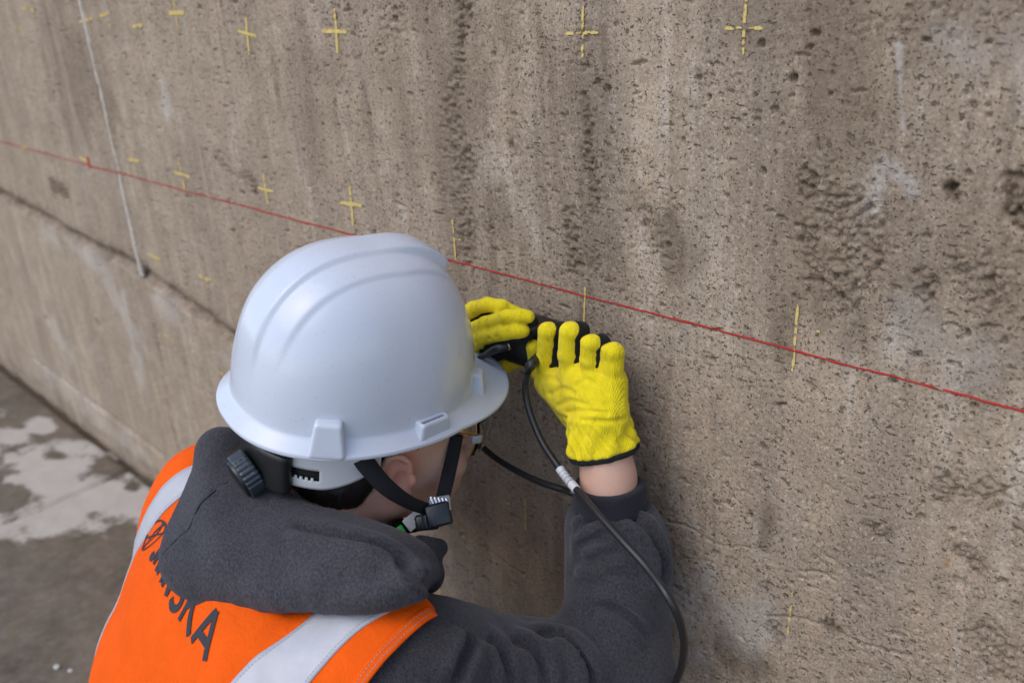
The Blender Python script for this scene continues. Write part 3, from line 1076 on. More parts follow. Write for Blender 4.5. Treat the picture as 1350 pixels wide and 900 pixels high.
for px, py, rx, ry in [(12, 658, 22, 15), (150, 612, 24, 12), (70, 600, 22, 7), (175, 640, 12, 8)]:
    dry *= 1 - 0.9 * np.exp(-(((fp[..., 0] - px) / rx) ** 2 + ((fp[..., 1] - py) / ry) ** 2))
dry *= (fz > 0.3)
fl = obj('floor', np.stack([FX, FY, FH], -1).reshape(-1, 3), grid_faces(*FX.shape), M['floor'], attrs=dict(dry=dry.ravel()))
fl['kind'] = 'structure'

for i, (px, py, r) in enumerate([(75, 879, .006), (93, 884, .005)]):
    c = floor_pt(px, py)
    v, f = nets(lambda p: ell(p, c + V3(0, 0, r * .3), (r * 1.5, r, r * .5)) + 0.3 * r * noise3(p * (1.2 / r), 400 + i), c - 2.2 * r, c + 2.2 * r, r / 4)
    o = obj('pebble', v, f, M['stone'], loc=c)
    tag(o, 'small pale stone chip lying loose on the damp floor', 'pebble', 'loose stone chips on the floor')
print('setting', round(time.time() - T0, 1))
# ------------------------------------------------------------------ the worker: skeleton
def rot3(yaw, pitch, roll):
    cy, sy = math.cos(yaw), math.sin(yaw); cp, sp = math.cos(-pitch), math.sin(-pitch); cr, sr = math.cos(roll), math.sin(roll)
    return (np.array([[cy, -sy, 0], [sy, cy, 0], [0, 0, 1]]) @ np.array([[1, 0, 0], [0, cp, -sp], [0, sp, cp]])
            @ np.array([[cr, 0, sr], [0, 1, 0], [-sr, 0, cr]]))


HR = rot3(-0.142, 0.103, 0.17)                       # helmet attitude
HP = V3(-0.784, -0.253, 0.798)                       # centre of the helmet rim
HS = 1.039


def HL(*a):
    return HR @ (V3(*a) * HS) + HP


KR = rot3(-0.22, 0.16, 0.15)                         # head attitude
KP = HL(0.008, 0.026, -0.026)


def KL(*a):
    return KR @ V3(*a) + KP


S_R, E_R, W_R = V3(-0.622, -0.362, 0.566), V3(-0.520, -0.142, 0.452), P(802, 628, -0.082)
S_L, E_L, W_L = V3(-1.018, -0.330, 0.570), V3(-1.04, -0.14, 0.50), P(585, 455, -0.085)
WG_R = P(797, 590, -0.080)
SPX = -0.815
SP = [V3(SPX, -.345, .60), V3(SPX, -.405, .525), V3(SPX, -.45, .42), V3(SPX, -.475, .30), V3(SPX, -.475, .18)]
SPA = [.10, .220, .222, .205, .19]
SPB = [.080, .110, .13, .13, .13]


TY = math.radians(-9)


def tloc(p):
    """the trunk is turned a little: the right shoulder hangs back"""
    c = V3(SPX, -.38, 0)
    q = p - c
    cs, sn = math.cos(TY), math.sin(TY)
    return np.stack([q[..., 0] * cs + q[..., 1] * sn, -q[..., 0] * sn + q[..., 1] * cs, q[..., 2]], -1) + c


def torso(p, grow=0.0, e=2.4):
    """trunk: superelliptic sections along the spine"""
    out = None
    p = tloc(p)
    for i in range(len(SP) - 1):
        a, b = SP[i], SP[i + 1]
        d = b - a; L2 = d @ d
        t = np.clip(((p - a) @ d) / L2, 0, 1)
        A = SPA[i] + (SPA[i + 1] - SPA[i]) * t + grow
        B = SPB[i] + (SPB[i + 1] - SPB[i]) * t + grow
        q = p - a - t[..., None] * d
        x = np.abs(q[..., 0]) / A
        v = np.sqrt(q[..., 1] ** 2 + q[..., 2] ** 2) / B
        k = (x ** e + v ** e) ** (1 / e)
        r = (k - 1) * np.minimum(A, B)
        out = r if out is None else smin(out, r, 0.02)
    return out


def ribpar(base, d1, d2):
    return None


# ------------------------------------------------------------------ body: head, neck, trunk, arms and legs in one skin
NECK0, NECK1 = KL(0.0, -0.035, -0.10), V3(SPX + .005, -0.335, 0.585)
TRUNK_IN = -0.03
KNEE_R, KNEE_L = V3(-.68, -.10, .085), V3(-.96, -.10, .085)
HIP_R, HIP_L = V3(-.72, -.45, .20), V3(-.92, -.45, .20)
ANK_R, ANK_L = V3(-.72, -.52, .07), V3(-.92, -.52, .07)
EAR = V3(0.0745, -0.004, -0.052)


def hp(p):
    return (p - KP) @ KR


def head_sdf(p):
    dist = np.linalg.norm(p - KP, axis=-1)
    out = dist - .13
    m = dist < .24
    if m.any():
        out[m] = head_near(p[m])
    return out


def head_near(p):
    q = hp(p)
    d = ell(q, (0, -.008, .015), (.076, .096, .098))
    d = smin(d, ell(q, (0, .022, -.055), (.066, .078, .075)), .03)          # face block
    d = smin(d, cone(q, (.055, .005, -.098), (.018, .078, -.138), .018, .017), .03)   # jaw right
    d = smin(d, cone(q, (-.055, .005, -.098), (-.018, .078, -.138), .018, .017), .03)
    d = smin(d, ell(q, (0, .088, -.138), (.022, .016, .018)), .015)         # chin
    for s in (-1, 1):
        d = smin(d, ell(q, (s * .048, .062, -.066), (.022, .028, .020)), .022)  # cheekbone
        d = smin(d, ell(q, (s * .038, .066, -.096), (.022, .022, .024)), .022)
        d = smax(d, -ell(q, (s * .033, .103, -.040), (.018, .014, .012)), .012)  # eye socket
        d = smin(d, ell(q, (s * .033, .087, -.041), (.013, .011, .011)), .004)   # eyeball and lids
        d = smin(d, cone(q, (s * .016, .099, -.024), (s * .052, .082, -.026), .007, .006), .010)
    d = smin(d, cone(q, (0, .100, -.035), (0, .122, -.078), .008, .012), .010)   # nose
    for s in (-1, 1):
        d = smin(d, ell(q, (s * .013, .111, -.082), (.008, .010, .008)), .006)
    d = smin(d, ell(q, (0, .104, -.103), (.022, .010, .0065)), .005)        # lips
    d = smin(d, ell(q, (0, .102, -.113), (.020, .010, .007)), .004)
    for s in (-1, 1):                                                        # ears
        c = EAR * V3(s, 1, 1)
        R = rot3(s * -0.50, -0.16, 0.0) if s > 0 else rot3(0.50, -0.16, 0.0)
        em = np.linalg.norm(q - c, axis=-1) < .055
        if not em.any():
            continue
        e = (q[em] - c) @ R
        ear = ell(e, (s * .004, -.004, 0), (.0055, .017, .030))
        rim_ = [V3(s * .004, .010, .010), V3(s * .007, .009, .022), V3(s * .009, .000, .030), V3(s * .011, -.012, .028), V3(s * .012, -.019, .014), V3(s * .010, -.018, -.004), V3(s * .006, -.012, -.018)]
        ear = smin(ear, poly(e, catmull(rim_, 11), .0038), .0035)
        ear = smin(ear, poly(e, [V3(s * .006, -.010, .018), V3(s * .007, -.011, .002), V3(s * .005, -.006, -.010)], .003), .004)
        ear = smin(ear, ell(e, (s * .004, .0015, -.026), (.0055, .0095, .011)), .006)      # lobe
        ear = smax(ear, -ell(e, (s * .0115, .001, .000), (.009, .0085, .013)), .003)       # concha
        ear = smax(ear, -ell(e, (s * .0115, -.001, .017), (.005, .010, .006)), .003)
        ear = smin(ear, ell(e, (s * .004, .012, -.003), (.005, .0045, .007)), .003)        # tragus
        d[em] = smin(d[em], ear, .005)
    return d


def body_sdf(p):
    d = head_sdf(p)
    d = smin(d, poly(p, [NECK0, (NECK0 + NECK1) / 2 + V3(0, .004, 0), NECK1], [.060, .058, .070], .01), .028)
    d = smin(d, torso(p, TRUNK_IN), .03)
    for S, E_, W, s in ((S_R, E_R, W_R, 1), (S_L, E_L, W_L, -1)):
        d = smin(d, cone(p, S, E_, .050, .040), .03)
        d = smin(d, cone(p, E_, W, .040, .0292), .02)
    d = smin(d, cone(p, W_R, WG_R, .0292, .0285), .01)
    for hip, kn, an in ((HIP_R, KNEE_R, ANK_R), (HIP_L, KNEE_L, ANK_L)):
        d = smin(d, cone(p, hip, kn, .075, .05), .04)
        d = smin(d, cone(p, kn, an, .048, .035), .03)
    return d


PBASE = V3(SPX, -.42, 0)
person = thing('person', 'person in a charcoal hoodie and orange vest kneeling and working at the concrete wall', 'person', PBASE)


def axis_warp(lo, hi, k, l2, h2):
    """fine sampling between lo and hi, k times coarser outside; returns the map and the ends in sample space"""
    f = lambda q: np.where(q < lo, lo + (q - lo) * k, np.where(q > hi, hi + (q - hi) * k, q))
    return f, lo + (l2 - lo) / k, hi + (h2 - hi) / k


wz, z0_, z1_ = axis_warp(.60, .86, 2.6, -.01, .94)
wx, x0_, x1_ = axis_warp(-.88, -.64, 2.2, -1.16, -.40)
wy, y0_, y1_ = axis_warp(-.36, -.06, 2.2, -.66, .03)
bwarp = lambda q: np.stack([wx(q[..., 0]), wy(q[..., 1]), wz(q[..., 2])], -1)
vb, fb = nets(body_sdf, (x0_, y0_, z0_), (x1_, y1_, z1_), .0024, warp=bwarp, slack=2.3)
qh = hp(vb)
ec = np.linalg.norm((qh - EAR) / V3(.03, .03, .045), axis=1)
flush = sstep(1.1, .6, ec) * .8 + .3 * sstep(.03, .0, np.linalg.norm((qh - V3(.05, .066, -.085)), axis=1) - .02)
body = obj('body', vb, fb, M['skin'], person, attrs=dict(flush=np.clip(flush, 0, 1)))


# hair: cropped mass under the helmet, plus loose strands at its edge
def hair_sdf(p):
    q = hp(p)
    d = ell(q, (0, -.010, .017), (.0805, .1015, .102))
    d = smin(d, ell(q, (0, -.040, -.077), (.064, .061, .050)), .03)
    front = q[..., 1] - (.050 + 0.5 * (q[..., 2] + .02))
    side = -(q[..., 2] + .036 + np.clip(-(q[..., 1] + .008), 0, .055) * 1.7)
    d = smax(d, side, .008)
    d = smax(d, front, .01)
    e = np.linalg.norm((q - V3(.074, -.002, -.045)) / V3(.05, .019, .030), axis=-1)
    d = smax(d, (1 - e) * .016, .004)
    return d + .0009 * noise3(p * 260, 12)


vh, fh = nets(hair_sdf, KP - .16, KP + .16, .003)
hair = obj('hair', vh, fh, M['hair'], person)
rs = np.random.RandomState(3)
cand = vh[rs.choice(len(vh), 9000)]
qc = hp(cand)
sel = (qc[:, 2] < .0) & ((qc[:, 0] > -.03))
cand = cand[sel]
sv, sf = [], []
gn = grad(hair_sdf, cand)
for i, (c, n_) in enumerate(zip(cand, gn)):
    q = hp(c[None])[0]
    dirn = KR @ nrm(V3(.05 * rs.normal(), -.25 + .3 * rs.normal() * .5, -1)) if q[1] < .02 else KR @ nrm(V3(0, -.3 + .2 * rs.normal(), -1))
    dirn = nrm(dirn - n_ * (dirn @ n_) * .85 + n_ * .06)
    L = .008 + .009 * rs.rand()
    sd_ = np.cross(dirn, n_) * .00022
    b = c - dirn * .003 + n_ * .0003
    o = len(sv)
    sv += [b - sd_, b + sd_, b + dirn * L * .6 + sd_ * .8, b + dirn * L * .6 - sd_ * .8, b + dirn * L + n_ * -.0006]
    sf += [(o, o + 1, o + 2, o + 3), (o + 3, o + 2, o + 4)]
so = obj('hair_strands', sv, sf, M['hair'], hair)
so['kind'] = 'stuff'
print('body', round(time.time() - T0, 1))

# ------------------------------------------------------------------ hoodie
def tdir(q):
    cs, sn = math.cos(TY), math.sin(TY)
    return np.stack([q[..., 0] * cs + q[..., 1] * sn, -q[..., 0] * sn + q[..., 1] * cs, q[..., 2]], -1)


def armhole(p, s):
    """positive where the vest has ended and the sleeve begins"""
    c = (S_R if s > 0 else S_L)
    q = p - c
    lim = .047 if s > 0 else .05
    q = tdir(q)
    a = s * q[..., 0] - lim + .34 * np.clip(q[..., 1], 0, .1) + .14 * np.clip(q[..., 1], -.06, 0)
    return np.maximum(a, np.minimum(q[..., 1] - .042, s * q[..., 0] + .085))


CUFF0, CUFF1 = P(802, 636, -0.084), P(804, 672, -0.086)


def arm_raw(p):
    d = cone(p, S_R, E_R, .072, .063)
    d = smin(d, poly(p, [E_R, P(814, 760, -.098), P(811, 714, -.090), P(806, 686, -.087), CUFF1 - .02 * nrm(CUFF1 - CUFF0)], [.061, .0565, .0515, .0465, .041], .02), .035)
    return smax(d, -((p - CUFF1) @ nrm(CUFF1 - CUFF0) + .004), .008)


def arml_raw(p):
    d = cone(p, S_L, E_L, .072, .062)
    return smin(d, poly(p, [E_L, (E_L + W_L) / 2, W_L + V3(-.03, 0, 0)], [.062, .052, .042], .02), .03)


def trunk_raw(p):
    d = torso(p, 0.0)
    d = smin(d, ell(p, S_R, (.072, .072, .072)), .03)
    d = smin(d, ell(p, S_L, (.085, .085, .085)), .04)
    return d


def hoodie_smooth(p):
    d = smin(trunk_raw(p), arm_raw(p), .045)
    return smin(d, arml_raw(p), .045)


# folds of the right sleeve, traced from where they lie on the arm: (points in the picture, half width, depth)
FOLDS = [
    ([(757, 704), (772, 690), (800, 682), (835, 684), (862, 697)], .0048, .0075),
    ([(758, 730), (770, 716), (790, 708), (812, 707)], .0045, .0055),
    ([(846, 690), (862, 712), (872, 742), (876, 780)], .005, .006),
    ([(752, 742), (768, 737), (790, 735)], .0045, .003),
    ([(784, 797), (808, 800), (834, 815), (858, 842)], .0052, .0060),
    ([(706, 841), (730, 838), (756, 856), (775, 884), (784, 905)], .0055, .0075),
    ([(672, 846), (695, 852), (715, 875), (724, 905)], .0055, .0065),
    ([(640, 843), (652, 850), (668, 878), (676, 905)], .005, .005),
    ([(620, 837), (618, 850), (606, 880), (596, 905)], .006, .006),
    ([(790, 760), (815, 757), (845, 766)], .005, .003),
    ([(760, 768), (785, 772), (812, 784)], .005, .003),
]
FOLD3 = []
for pts, w, dp in FOLDS:
    q = pix_on(hoodie_smooth, catmull([(*a, 0) for a in pts], 14)[:, :2])
    FOLD3.append((q, w, dp))


def wrinkles(p, d):
    """creases with a soft swell on either side, and a little loose puckering"""
    near = np.abs(d) < .03
    if not near.any():
        return d
    q = p[near]
    add = np.zeros(len(q))
    for pl, w, dp in FOLD3:
        bb = (q > pl.min(0) - .03).all(1) & (q < pl.max(0) + .03).all(1)
        if not bb.any():
            continue
        r, fw = foldline(q[bb], pl)
        add[bb] += 1.8 * dp * fw * (np.exp(-(r / (.95 * w)) ** 2) - 0.8 * np.exp(-((r - 2.4 * w) / (1.3 * w)) ** 2))
    add = np.clip(add, -.008, .0125)
    add *= sstep(-.012, .006, armhole(q, 1))
    add += .0032 * noise3(q * 15, 54) + .0018 * fbm3(q * 27, 55, 2) + .0006 * noise3(q * 90, 57)
    d = d.copy()
    d[near] += add
    return d


def hoodie_sdf(p):
    return wrinkles(p, hoodie_smooth(p))


hx_, hx0, hx1 = axis_warp(-.66, -.43, 2.2, -1.17, -.40)
hz_, hz0, hz1 = axis_warp(.50, .69, 2.0, .05, .80)
hwarp = lambda q: np.stack([hx_(q[..., 0]), q[..., 1], hz_(q[..., 2])], -1)
vj, fj = nets(hoodie_sdf, (hx0, -.66, hz0), (hx1, .03, hz1), .0026, warp=hwarp, slack=2.2)
vj = relax(vj, fj, 1, .5)
hoodie = obj('hoodie', vj, fj, M['hoodie'], person)


def cuff_sdf(p):
    ax = CUFF1 - CUFF0; L = np.linalg.norm(ax); ax = ax / L
    t = (p - CUFF0) @ ax
    q = p - CUFF0 - t[..., None] * ax
    r = np.sqrt((q * q).sum(-1))
    side = np.cross(ax, V3(0, -1, 0)); fr = np.cross(side, ax)
    ang = np.arctan2(q @ nrm(side), q @ nrm(fr))
    R0 = .0395 + .0015 * np.clip(t / L, 0, 1) + .0004 * np.sin(ang * 70) + .0006 * np.sin(ang * 5)
    d = np.maximum(np.maximum(r - R0, -t), t - L)
    d = smax(smax(r - R0, -t, .004), t - L, .004)
    return smax(d, -np.maximum(r - .031, t - .012), .003)


v, f = nets(cuff_sdf, np.minimum(CUFF0, CUFF1) - .06, np.maximum(CUFF0, CUFF1) + .06, .0016)
obj('cuff', v, f, M['cuff'], hoodie)
print('hoodie', round(time.time() - T0, 1))

# ------------------------------------------------------------------ hood lying on the shoulders
RIM = [(306, 596, 1.04), (340, 648, .985), (395, 690, .950), (462, 708, .925), (522, 726, .905), (558, 746, .925), (560, 756, 1.01)]
OUT = [(288, 600, 1.045), (262, 660, 1.02), (238, 727, .980), (256, 764, .955), (318, 778, .925), (400, 782, .880), (490, 781, .848), (548, 766, .852)]
rimp = catmull([P(a, b, z=c) for a, b, c in RIM], 26)
outp = catmull([P(a, b, z=c) for a, b, c in OUT], 26)
midp = (rimp + outp) / 2 + (nrm(V3(.35, -.55, .75)) * .016)
HOODN = 26
hood_seam = None


def hood_smooth(p):
    d = None
    for i in range(HOODN):
        tp = 1 - .30 * float(sstep(17, 25, np.array(float(i))))
        c = poly(p, [rimp[i], midp[i], outp[i]], [.020 * tp, .024 * tp, .019 * tp])
        d = c if d is None else smin(d, c, .012)
    d = smin(d, poly(p, [rimp[-1], P(500, 700, z=1.12), P(420, 640, z=1.14), P(340, 600, z=1.10), rimp[0]], .020), .02)
    d = smin(d, cone(p, P(556, 726, z=.985), P(578, 722, z=1.02), .018, .011), .01)
    # the hollow for the neck
    d = smax(d, -poly(p, [KL(0, -.03, -.04), NECK0, (NECK0 + NECK1) / 2, NECK1], [.085, .066, .062, .05], .01), .008)
    return d


HFOLDS = [([(388, 694), (430, 706), (478, 718), (520, 734), (548, 756), (574, 776)], .0060, .014),
          ([(322, 624), (290, 642), (264, 664), (250, 695), (238, 706), (214, 730)], .0014, .0025),
          ([(420, 770), (480, 764), (540, 748)], .010, .005),
          ([(300, 700), (340, 735), (400, 760)], .014, .004)]
HF3 = [(pix_on(hood_smooth, catmull([(*b, 0) for b in a], 22)[:, :2]), w, dp) for a, w, dp in HFOLDS]


def hood_sdf(p):
    d = hood_smooth(p)
    near = np.abs(d) < .025
    q = p[near]
    if len(q):
        add = np.zeros(len(q))
        for pl, w, dp in HF3:
            r, fw = foldline(q, pl)
            add += dp * fw * (np.exp(-(r / w) ** 2) - .5 * np.exp(-((r - 2.2 * w) / (1.2 * w)) ** 2))
        add += .0040 * fbm3(q * 11, 66, 2)
        d = d.copy(); d[near] += add
    return d


allp = np.concatenate([rimp, outp])
v, f = nets(hood_sdf, np.minimum(allp.min(0), P(340, 600, z=1.14)) - .05, np.maximum(allp.max(0), P(500, 700, z=1.12)) + .05, .003)
obj('hood', v, f, M['hoodtop'], hoodie)
sm = pix_on(hood_sdf, catmull([(*b, 0) for b in HFOLDS[1][0]], 40)[:, :2])
sm = sm + grad(hood_sdf, sm) * -.0004
tv, tf = tube(sm, .0011, 8, 90)
obj('hood_seam', tv, tf, M['cuff'], hoodie)
print('hood', round(time.time() - T0, 1))


# ------------------------------------------------------------------ hi-vis vest
def vest_smooth(p):
    return smin(smin(trunk_raw(p), arm_raw(p), .045), arml_raw(p), .045) - .008


def vest_surf(p):
    d = vest_smooth(p)
    return d - .0034 * fbm3(p * 11, 88, 2) - .0014 * fbm3(p * V3(30, 30, 12), 89, 2)


def vest_sdf(p):
    d = vest_surf(p)
    d = smax(d, -(d + .007), .001)
    for s in (-1, 1):
        d = smax(d, armhole(p, s), .004)
    d = np.maximum(d, .12 - p[..., 2])
    fr = np.abs(p[..., 0] - SPX) - .075 - 0.3 * (p[..., 2] - .6)
    neck = poly(p, [V3(SPX, -.36, .70), V3(SPX + .02, -.20, .56)], .105)
    return smax(d, -neck, .006)


v, f = nets(vest_sdf, (-1.16, -.68, .10), (-.46, -.20, .76), .0038)
v = relax(v, f, 4)
vest = obj('vest', v, f, M['vest'], person)


def band(name, fn, grow, mt, lo, hi, h=.003):
    def s(p):
        d = vest_surf(p) - grow
        d = np.maximum(d, -(d + grow + .005))
        d = smax(d, fn(p), .001)
        for sg in (-1, 1):
            d = np.maximum(d, armhole(p, sg) - .0005)
        return d
    v, f = nets(s, lo, hi, h)
    return obj(name, v, f, mt, vest)


LO, HI = (-1.14, -.68, .10), (-.50, -.20, .76)
OUTB = nrm(V3(0.0, -.72, .70))


def on_vest(pts, lift, d=None):
    """drop points onto the vest along -d and lift them clear of the cloth"""
    d = OUTB if d is None else d
    q, ok = trace(vest_surf, pts + d * .16, np.tile(-d, (len(pts), 1)), it=70)
    return q + grad(vest_surf, q) * lift


def tape(name, line, width, na, nb, lift, mt, parent, d=None, thick=.0007):
    """a band of tape sewn flat on the cloth: a thin sheet with real thickness"""
    ln = catmull(line, na)
    t = np.gradient(ln, axis=0); t /= np.linalg.norm(t, axis=1, keepdims=True)
    dd = OUTB if d is None else d
    s = np.cross(t, dd); s /= np.linalg.norm(s, axis=1, keepdims=True)
    o = np.linspace(-width / 2, width / 2, nb)
    pts = (ln[:, None, :] + s[:, None, :] * o[None, :, None]).reshape(-1, 3)
    top = on_vest(pts, lift, d)
    i = np.arange(na - 1)[:, None] * nb + np.arange(nb - 1)[None]
    f = np.stack([i, i + 1, i + 1 + nb, i + nb], -1).reshape(-1, 4)
    good = np.abs(vest_surf(top)) < lift + .003
    f = f[good[f].all(1)]
    n = np.cross(top[f[0, 1]] - top[f[0, 0]], top[f[0, 3]] - top[f[0, 0]])
    if n @ dd < 0:
        f = f[:, ::-1].copy()
    used = np.unique(f); mp = np.zeros(len(top), int); mp[used] = np.arange(len(used))
    top, f = top[used], mp[f]
    ob = obj(name, top, f, mt, parent)
    md = ob.modifiers.new('cloth', 'SOLIDIFY'); md.thickness = lift + .0015; md.offset = -1
    # two rows of stitches
    sv, sf = [], []
    for sd_ in (-1, 1):
        row = (ln + s * sd_ * (width / 2 - .0038))
        L = np.concatenate([[0], np.cumsum(np.linalg.norm(np.diff(row, axis=0), axis=1))])
        at = np.arange(0, L[-1] - .002, .0036)
        for off in (0, .0022):
            pass
        A = np.stack([np.interp(at, L, row[:, c]) for c in range(3)], -1)
        B_ = np.stack([np.interp(at + .0021, L, row[:, c]) for c in range(3)], -1)
        w = np.stack([np.interp(at, L, s[:, c]) for c in range(3)], -1) * .0003
        quad = on_vest(np.stack([A - w, A + w, B_ + w, B_ - w], 1).reshape(-1, 3), lift + .0005, d)
        k = len(sv)
        okq = (np.abs(vest_surf(quad)) < lift + .004).reshape(-1, 4).all(1)
        sf += [tuple(k + 4 * j + c for c in range(4)) for j in range(len(at)) if okq[j]]
        sv += list(quad)
    st_ = obj('stitching', sv, sf, M['thread'], parent)
    st_['kind'] = 'stuff'
    return ob


tR = pix_on(vest_surf, [(512, 776), (456, 806), (408, 850), (358, 900), (312, 950)])
def tworld(x, y, z):
    c = V3(SPX, -.38, 0); q = V3(x, y, z) - c; cs, sn = math.cos(TY), math.sin(TY)
    return V3(q[0] * cs - q[1] * sn, q[0] * sn + q[1] * cs, q[2]) + c


tL = [tworld(SPX - x, y, z) for x, y, z in ((.146, -.29, .68), (.158, -.35, .67), (.174, -.41, .63), (.186, -.46, .58), (.19, -.53, .48), (.19, -.57, .40))]
tape('reflective_stripe', tR, .057, 60, 14, .0016, M['stripe'], vest)
tape('reflective_stripe', tL, .034, 60, 12, .0016, M['stripe'], vest, nrm(V3(-.25, -.62, .72)))
lowb = [V3(SPX - .19, -.55, .24), V3(SPX - .08, -.60, .24), V3(SPX + .06, -.60, .24), V3(SPX + .18, -.54, .24)]
tape('reflective_stripe', lowb, .05, 60, 10, .0022, M['stripe'], vest, V3(0, -1, 0))
LO, HI = (-1.14, -.68, .10), (-.50, -.20, .76)


aR = pix_on(vest_surf, [(570, 805), (556, 813), (541, 825), (511, 854), (474, 900), (452, 936)])
tape('armhole_binding', aR, .012, 60, 6, .0012, M['vest'], vest, nrm(V3(.25, -.5, .8)))
print('vest', round(time.time() - T0, 1))
# ------------------------------------------------------------------ hard hat
def helmet_shell():
    nth = 288
    th = np.linspace(0, 2 * np.pi, nth, endpoint=False)
    c, s = np.cos(th), np.sin(th)
    e = 2.25
    bx_, by_ = .1065 * np.sign(c) * np.abs(c) ** (2 / e), np.where(s > 0, .123, .127) * np.sign(s) * np.abs(s) ** (2 / e)
    ph = np.concatenate([np.linspace(0, .22, 10)[:-1], np.linspace(.22, np.pi / 2, 92)])
    rows = []
    hgt = .148

    def dome(k, z, inset=0.0, ridges=True):
        x, y = bx_ * k, by_ * k
        p = np.stack([x, y, np.full(nth, z)], -1)
        return p
    D = []
    for q in ph:
        k = max(math.cos(q), 0) ** (2 / 2.65); z = hgt * math.sin(q) ** (2 / 2.2)
        D.append(dome(k, z))
    D = np.array(D)                                   # rows x nth x 3
    # outward normals of the plain dome
    du = np.roll(D, -1, 1) - np.roll(D, 1, 1)
    dv = np.gradient(D, axis=0)
    N = np.cross(du, dv); N /= np.linalg.norm(N, axis=-1, keepdims=True) + 1e-12
    N[-1] = (0, 0, 1); N[-2] = (0, 0, 1)
    N[..., 2] = np.where(np.isnan(N[..., 2]), 1, N[..., 2])
    x, y, z = D[..., 0], D[..., 1], D[..., 2]
    ax_ = np.abs(x)
    zf = sstep(.045, .085, z)
    back = sstep(.030, .085, z + np.clip(y, -1, 0) * .0)
    frontcut = 1 - sstep(.079, .085, y)
    w1 = .017 + .05 * np.clip(.03 - y, -.06, .2) * .06
    crest = (1 - sstep(w1, w1 + .007, ax_)) * np.where(y > 0, frontcut * sstep(.02, .06, z), back)
    w2 = .047 - .10 * np.clip(y - .02, 0, .1) * 2.0 - .02 * np.clip(-y - .05, 0, .1)
    fade2 = sstep(.050, .100, z)
    shoulder = (1 - sstep(w2, w2 + .006, ax_)) * fade2 * (1 - sstep(.075, .100, y))
    D = D + N * ((.0040 + .0050 * sstep(.0, .07, y)) * crest + .0021 * shoulder)[..., None]
    # rim and peak
    dth = np.degrees(np.arccos(np.clip(s, -1, 1)))
    fr = np.clip(1 - np.sqrt(dth ** 2 + 3.0 ** 2) / 66, 0, 1) ** 1.25 * 1.06
    w = .0135 + .0445 * fr
    nn = np.stack([c, s], -1)
    nn = np.stack([bx_ / .103 ** 2, by_ / .12 ** 2], -1); nn /= np.linalg.norm(nn, axis=1, keepdims=True)

    def ring(t, dz):
        return np.stack([bx_ + nn[:, 0] * w * t, by_ + nn[:, 1] * w * t, np.zeros(nth) + dz - (.012 + .004 * fr) * t ** 1.3], -1)
    outer = [ring(1.0, -.0022), ring(1.012, -.0010), ring(1.008, .0006), ring(.985, .0016), ring(.93, .0013), ring(.75, .0006), ring(.5, .0004), ring(.25, .0006), ring(.10, .0010), ring(.04, .0022), ring(.012, .0044)]
    inner0 = [ring(.96, -.0030), ring(.6, -.0028), ring(.2, -.0026), ring(-.12, -.002)]
    und = np.array(inner0[::-1] + outer)
    inn = D[::6] - N[::6] * .003
    inn[:, :, 0] *= .985; inn[:, :, 1] *= .985
    rows = np.concatenate([inn[::-1][:-1], und, D[3:]])
    nrw = len(rows)
    v = rows.reshape(-1, 3)
    i = np.arange(nrw - 1)[:, None] * nth + np.arange(nth)[None]
    j = np.arange(nrw - 1)[:, None] * nth + (np.arange(nth)[None] + 1) % nth
    f = np.stack([i, j, j + nth, i + nth], -1).reshape(-1, 4)
    return v, f


hv, hf = helmet_shell()
toW = lambda v: (np.asarray(v) * HS) @ HR.T + HP
hat = thing('hard_hat', 'white plastic hard hat with raised crest worn on the kneeling person\'s head', 'hard hat', HP)
shell = obj('shell', toW(hv), hf, M['helmet'], hat)


def on_hat(c, half, yaw, tilt, bevel, taper, name, mt=None, parent=hat):
    R = np.array(rot3(yaw, 0, 0)) @ np.array(rot3(0, tilt, 0))
    v, f = rbox((0, 0, 0), half, None, bevel, taper, 3)
    return obj(name, toW(v @ R.T + V3(*c)), f, mt or M['helmet'], parent)


def lug(th, half_w, z0, z1, out0, out1, top=.8, name='accessory_lug', slot=False):
    """a wedge shaped boss that grows out of the shell foot at angle th (0 = right side, 90 = front)"""
    c, s = math.cos(th), math.sin(th); e = 2.25
    b = V3(.1065 * np.sign(c) * abs(c) ** (2 / e), (.123 if s > 0 else .127) * np.sign(s) * abs(s) ** (2 / e), 0)
    n = nrm(V3(b[0] / .103 ** 2, b[1] / .12 ** 2, 0)); t = V3(-n[1], n[0], 0)

    def fn(p):
        q = p - b
        u, o, z = q @ t, q @ n, q[..., 2]
        k = np.clip((z - z0) / (z1 - z0), 0, 1)
        wd = half_w * (1 - (1 - top) * k)
        od = out0 + (out1 - out0) * k
        d = smax(smax(np.abs(u) - wd, o - od, .004), smax(z - z1, z0 - z, .002), .004)
        d = smax(d, -o - .02, .002)
        if slot:
            sl_ = np.maximum(np.maximum(np.abs(u) - half_w * .74, np.abs(o - (od - .0052)) - .0017), (z1 - .012) - z)
            d = smax(d, -sl_, .0008)
        return d
    v, f = nets(fn, b - .05, b + .05, .0011)
    return obj(name, toW(v), f, M['helmet'], hat)


for sg in (1, -1):
    thr = math.radians(-34) if sg > 0 else math.radians(214)
    lug(thr, .0175, -.0125, .0225, .0150, .0090, .72)
    thm = math.radians(10) if sg > 0 else math.radians(170)
    lug(thm, .0200, -.0110, .0090, .0100, .0095, .90, 'accessory_slot', True)
    thf = math.radians(58) if sg > 0 else math.radians(122)
    lug(thf, .0120, -.010, .0200, .014, .0085, .8)

# inner headband: white nylon strip with the toothed slot, black ratchet housing and grey dial
def band_pt(a, z, r=1.0):
    c, s = math.cos(a), math.sin(a)
    return V3(.086 * r * c, .104 * r * s - .004, z)


